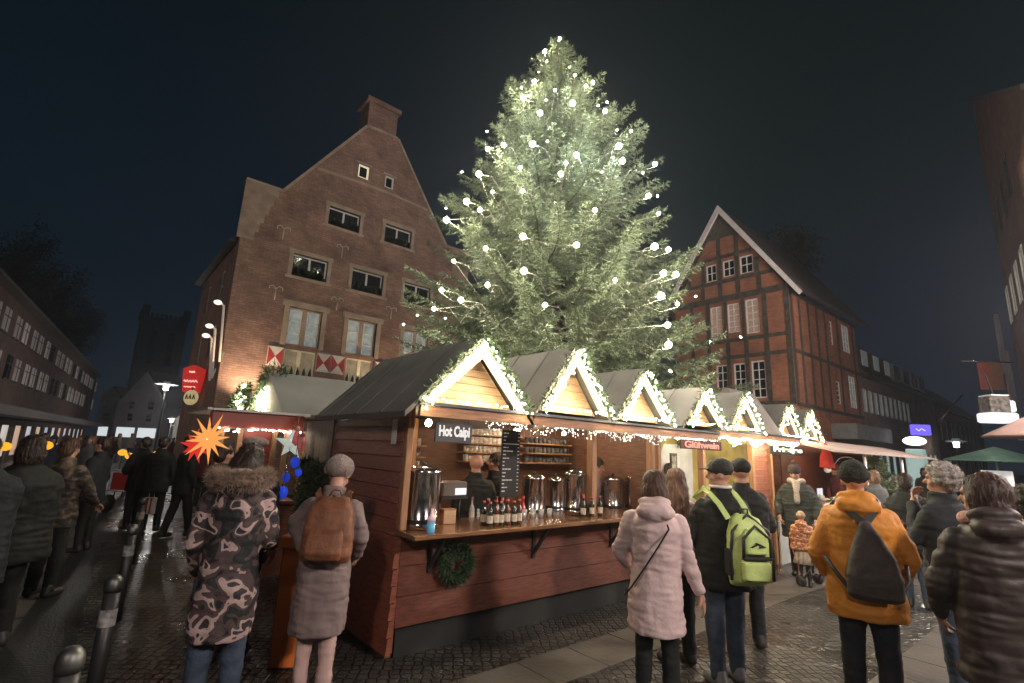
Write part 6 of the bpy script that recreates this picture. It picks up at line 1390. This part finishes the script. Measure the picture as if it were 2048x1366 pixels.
# flagpoles and sign on the side of the brick house
for i, (px, py, v) in enumerate(((448, 607, 19.9), (431, 654, 21.6), (424, 673, 22.8))):
    tp_ = PU(px, py, 3.02); tp_ = PU(px, py, 2.6); bt = PU(px - 9 + i * 2, py + 115 - i * 14, 2.98)
    t = empty('wall_lamp', tuple(bt), ['nearest tall uplit pole lamp on the side wall of the brick house', 'middle tall pole lamp on the side wall of the brick house', 'farthest tall pole lamp on the side wall of the brick house'][i], 'lamp', 'pole lamps on the side wall')
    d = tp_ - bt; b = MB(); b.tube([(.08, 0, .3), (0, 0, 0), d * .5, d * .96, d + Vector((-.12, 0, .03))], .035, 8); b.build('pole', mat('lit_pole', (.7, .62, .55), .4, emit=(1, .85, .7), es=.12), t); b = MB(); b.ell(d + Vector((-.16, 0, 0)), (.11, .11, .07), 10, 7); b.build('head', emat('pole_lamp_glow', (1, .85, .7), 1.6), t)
p = PD(386, 762, 17.5); t = empty('illuminated_sign', tuple(p), 'round-shouldered red illuminated sign with pale script bands on the side wall', 'sign', None, YAW0)
b = MB(); b.prism([(-.33, .42), (.0, .55), (.33, .42), (.30, .0), (.24, -.40), (-.24, -.40), (-.30, 0)], -.12, .12, 'y'); b.build('box', mat('red_sign', (.5, .02, .02), .4, var=.2, emit=(1, .05, .04), es=.35), t)
b = MB()
for z, w_, hh in ((-.02, .24, .045), (-.22, .20, .02), (.3, .10, .03)):
    pts = [(-w_ + w_ * 2 * i / 16, -.135, z + hh * math.sin(i * 1.9)) for i in range(17)]; b.tube(pts, .014, 5)
b.build('script_bands', emat('script_glow', (1, .6, .5), 1.2), t); b = MB(); b.beam((0, .13, .3), (.9, .4, .3), .04, .04); b.build('bracket', M_METAL, t)
p = PD(382, 795, 17.3); t = empty('ornate_emblem', tuple(p), 'small round pale yellow ornament with dark marks hanging below the red sign', 'emblem', None, YAW0)
b = MB(); b.T = Matrix.Rotation(R(90), 4, 'X'); b.lathe([(.24, -.03), (.26, 0), (.24, .03)], n=20); b.build('disc', mat('pale_gold', (.6, .5, .2), .4, emit=(1, .8, .4), es=.35), t)
b = MB(); [b.tube([(x, -.045, -.05), (x + .03, -.045, .10), (x + .07, -.045, -.05)], .02, 5) for x in (-.16, -.04, .08)]; b.build('dark_marks', M_BPK, t); b = MB(); b.tube([(0, 0, .26), (0, 0, .36)], .02, 5); b.build('hanger', M_METAL, t)

# ---------------------------------------------------------------- right side things
def parasol(label, px, py, D, r, rise, mt, ph=None):
    p = PD(px, py, D); t = empty('parasol', (p.x, p.y, 0), label, 'parasol'); b = MB(); n = 8
    vs = [(0, 0, p.z)]; 
    for i in range(n): a = 6.283 * i / n; vs.append((r * math.cos(a), r * math.sin(a), p.z - rise))
    vs2 = [(x, y, z - .03) for x, y, z in vs]; m_ = len(vs); fs_ = []
    for i in range(n): j = (i + 1) % n; fs_ += [(0, i + 1, j + 1), (m_, m_ + j + 1, m_ + i + 1), (i + 1, m_ + i + 1, m_ + j + 1, j + 1)]
    b.add(vs + vs2, fs_); b.build('canopy', mt, t); b = MB(); b.tube([(0, 0, 0), (0, 0, p.z - .05)], .03, 8); b.build('pole', M_WHITE, t); b = MB(); b.cbox(-.3, .3, -.3, .3, 0, .08, .02); b.build('base', M_METAL, t)
    b = MB()
    for i in range(n): a = 6.283 * i / n; b.tube([(0, 0, p.z - rise * .9 - .1), (r * .6 * math.cos(a), r * .6 * math.sin(a), p.z - rise * .62)], .01, 4)
    b.build('ribs', M_METAL, t); return t
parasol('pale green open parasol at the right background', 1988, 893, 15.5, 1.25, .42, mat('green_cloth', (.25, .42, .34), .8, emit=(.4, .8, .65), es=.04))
parasol('brown parasol cut by the right edge, in front of the green one', 2052, 832, 10.5, .75, .42, mat('brown_cloth', (.24, .15, .13), .85))
for i, (px, py, D, lab, w_, hh) in enumerate(((1966, 995, 12, 'grey framed signboard left of the white one', .26, .42), (2002, 990, 11, 'white signboard with a small picture under the green parasol', .34, .5))):
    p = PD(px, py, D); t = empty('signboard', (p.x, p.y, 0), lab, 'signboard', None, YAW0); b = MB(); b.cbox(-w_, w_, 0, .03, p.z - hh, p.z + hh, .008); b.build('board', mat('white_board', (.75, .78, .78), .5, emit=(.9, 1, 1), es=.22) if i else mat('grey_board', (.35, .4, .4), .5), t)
    b = MB(); [b.box(q * w_ * .8 - .02, q * w_ * .8 + .02, .031, .06, 0, p.z + hh) for q in (-1, 1)]; b.build('legs', M_WHITE, t)
    b = MB(); b.box(-w_ * .5, w_ * .5, -.006, -.002, p.z - hh * .1, p.z + hh * .7) if i else b.box(-w_ * .8, w_ * .8, -.006, -.002, p.z - hh * .8, p.z + hh * .8); b.build('picture', mat('sign_picture', (.35, .36, .3), .6, var=.8, vs=20) if i else M_NAVY, t)
p = PD(1840, 860, 24); t = empty('illuminated_sign', tuple(p), 'small violet-blue illuminated sign on the shop row', 'sign', None, YAW0 - .2); b = MB(); b.cbox(-.38, .42, -.1, .1, -.25, .25, .03); b.build('box', emat('violet_glow', (.20, .15, 1), 1.1), t); b = MB(); b.tube([(-.22, -.11, .05), (-.1, -.11, -.05), (.02, -.11, .06), (.16, -.11, -.04)], .022, 5); b.build('white_squiggle', emat('squiggle_glow', (.7, .7, 1), 1.3), t); b = MB(); b.beam((0, .1, 0), (-.9, 1.2, 0), .05, .05); b.build('bracket', M_METAL, t)
# wall lantern
p = PD(1992, 820, 13); t = empty('wall_lantern', tuple(p), 'large white box lantern hanging at the right, dark ornament above its glowing base', 'lantern', None, YAW0 - .1)
b = MB(); b.cbox(-.32, .34, -.25, .25, -.33, -.08, .03); b.build('glowing_base', emat('lantern_base_glow', (1, 1, 1), 1.15), t); b = MB(); b.cbox(-.26, .22, -.2, .2, -.079, .34, .02); b.build('lattice_body', mat('dark_lattice', (.12, .11, .1), .5, var=.9, vs=12), t)
b = MB(); b.cbox(-.22, .2, -.22, .22, .341, .38, .01); b.build('cap', M_WHITE, t); b = MB(); b.cbox(.24, .42, -.12, .12, -.05, .25, .03); b.build('side_lamp', mat('side_lamp_white', (.8, .8, .82), .4, emit=(1, 1, 1), es=.5), t); b = MB(); b.beam((0, 0, .38), (.1, .3, 1.0), .03, .03); b.build('bracket', M_METAL, t)
p = PD(1985, 752, 15); t = empty('banner', tuple(p), 'dark red and brown cloth banner hanging from a horizontal pole at the right', 'banner', None, YAW0 - .2); b = MB(); b.box(-.36, -.02, 0, .012, -.42, .42); b.build('red_half', mat('banner_red', (.24, .05, .03), .8), t); b = MB(); b.box(-.019, .28, 0, .012, -.42, .42); b.build('brown_half', mat('banner_brown', (.22, .10, .05), .8), t); b = MB(); b.tube([(-.75, 0, .46), (.6, 0, .42)], .018, 6); b.build('pole', M_STEEL, t)
p0 = PD(1882, 838, 26); p1 = PD(1925, 790, 26); t = empty('slanted_flagpole', tuple(p0), 'bare slanted pole sticking up from the end of the shop row', 'pole'); b = MB(); b.tube([(0, 0, 0), tuple(p1 - p0)], .05, 8); b.build('shaft', M_STEEL, t); b = MB(); b.cbox(-.12, .12, -.12, .12, -.2, .02, .02); b.build('mount', M_METAL, t)
# things at the Frietjes / third stall counter
p = PV(1652, 905, 3.9); t = empty('gnome_ornament', tuple(p), 'red felt gnome ornament hanging under the awning', 'ornament'); b = MB(); b.lathe([(.14, -.30), (.12, -.1), (.05, .12), (.005, .26)], n=12); b.build('red_hat', mat('red_felt', (.55, .04, .03), .9, emit=(1, .1, .05), es=.1), t); b = MB(); b.ell((0, 0, -.34), (.07, .07, .07), 12, 8); b.build('beard', M_WHITE, t)
sp2 = spruce('small_fir_tree', (14.2, 3.7, 0), 2.05, lambda z: max(.03, (2.05 - z) * .45), .5, 'small dark fir tree standing under the third stall awning', 'tree', seed=8, dens=.8, whorl=.09, kdens=1.6)
p = PV(1638, 958, 3.85); t = empty('counter_notice', (p.x, 3.85, 1.0), 'pale blue-white price notice standing on the third stall counter', 'notice'); b = MB(); b.cbox(-.14, .14, 0, .01, .03, .30, .002); b.build('sheet', mat('blue_white_paper', (.6, .65, .8), .6, emit=(.8, .85, 1), es=.15), t); b = MB(); b.cbox(-.1, .1, -.04, .06, 0, .029, .004); b.build('stand', M_STEEL, t)
for i in range(4):
    p = PV(1630 + i * 22, 975, 3.95); t = empty('food_tray', (p.x, 4.0, 1.001), ['steel food tray nearest the notice', 'steel food tray second from the notice', 'steel food tray third from the notice', 'steel food tray farthest from the notice'][i] + ' on the pale counter', 'tray', 'food trays on the pale counter'); b = MB(); b.cbox(-.16, .16, -.12, .12, 0, .06, .01); b.build('tray', M_STEEL, t); b = MB(); b.ell((0, 0, .06), (.14, .10, .03), 12, 6); b.build('food', mat('food', (.5, .4, .15), .6, var=.5, vs=30), t)
# pushchair near the child
p = PD(1650, 1165, 7.6); p = PZ(1655, 1180, 0); t = empty('pushchair', (p.x, p.y, 0), 'light silver pushchair beside the small child', 'pushchair', None, YAW0 + .5)
b = MB(); [b.tube([(q, .25, .05), (q * .9, -.05, .55), (q * .9, -.30, .95)], .012, 6) for q in (-.2, .2)]; [b.tube([(q, -.25, .05), (q * .9, .0, .5)], .012, 6) for q in (-.2, .2)]; b.tube([(-.18, -.3, .95), (.18, -.3, .95)], .016, 6); b.build('frame', M_STEEL, t)
b = MB(); b.cbox(-.17, .17, -.1, .22, .35, .40, .015); b.cbox(-.17, .17, -.16, -.11, .36, .8, .015); b.build('seat', M_NAVY, t)
for q in (-.21, .21):
    for y in (-.25, .25): b = MB(); b.T = Matrix.Translation((q, y, .075)) @ Matrix.Rotation(R(90), 4, 'Y'); b.lathe([(.075, -.012), (.075, .012)], n=16); b.build('wheel', M_BPK, t)
# dark tree behind the timbered house and behind the left row
def leafy(label, px, py, D, r, seed):
    p = PD(px, py, D); t = empty('bare_tree', (p.x, p.y, 0), label, 'tree'); rs = random.Random(seed); b = MB(); b.tube([(0, 0, 0), (.1, 0, p.z * .6), (0, .1, p.z)], [.3, .22, .1], 8); P = []; Dd = []
    for i in range(46):
        d = Vector((rs.uniform(-1, 1), rs.uniform(-1, 1), rs.uniform(-.2, 1))).normalized(); s0 = Vector((0, 0, p.z * rs.uniform(.55, .95))); e_ = Vector((0, 0, p.z)) + d * r * rs.uniform(.6, 1); b.tube([s0, s0.lerp(e_, .5) + Vector((0, 0, .3)), e_], [.08, .05, .02], 5)
        for k in range(150): q = s0.lerp(e_, rs.uniform(.35, 1.05)) + Vector((rs.gauss(0, .4), rs.gauss(0, .4), rs.gauss(0, .4))); P.append(tuple(q)); Dd.append(tuple(Vector((rs.uniform(-1, 1), rs.uniform(-1, 1), rs.uniform(-1, 1))).normalized()))
    b.build('trunk', M_BARK, t); mkobj('crown', blades_mesh('crown', np.array(P), np.array(Dd), .35, .16, 1, seed), mat('dark_leaves', (.03, .04, .02), .8), t)
leafy('dark tree rising behind the roof of the timbered house', 1572, 520, 42, 3.2, 1)
leafy('nearest dark tree above the roof of the long brick row', 5, 540, 46, 5.5, 2)
leafy('second dark tree above the roof of the long brick row', 75, 590, 58, 5.5, 3)
leafy('third dark tree above the far end of the long brick row', 140, 660, 72, 5, 4)
# ---------------------------------------------------------------- damp night air
hz = MB(); hz.box(-95, 130, -30, 185, -1, 48); ho = hz.build('haze', None); ho['kind'] = 'stuff'
hm_ = bpy.data.materials.new('haze'); hm_.use_nodes = True; t = hm_.node_tree; t.nodes.clear(); o = t.nodes.new('ShaderNodeOutputMaterial'); v = t.nodes.new('ShaderNodeVolumePrincipled')
v.inputs['Density'].default_value = .0013; v.inputs['Color'].default_value = (.85, .88, 1, 1); v.inputs['Anisotropy'].default_value = .6; t.links.new(v.outputs[0], o.inputs['Volume']); ho.data.materials.append(hm_)
S.cycles.volume_bounces = 0
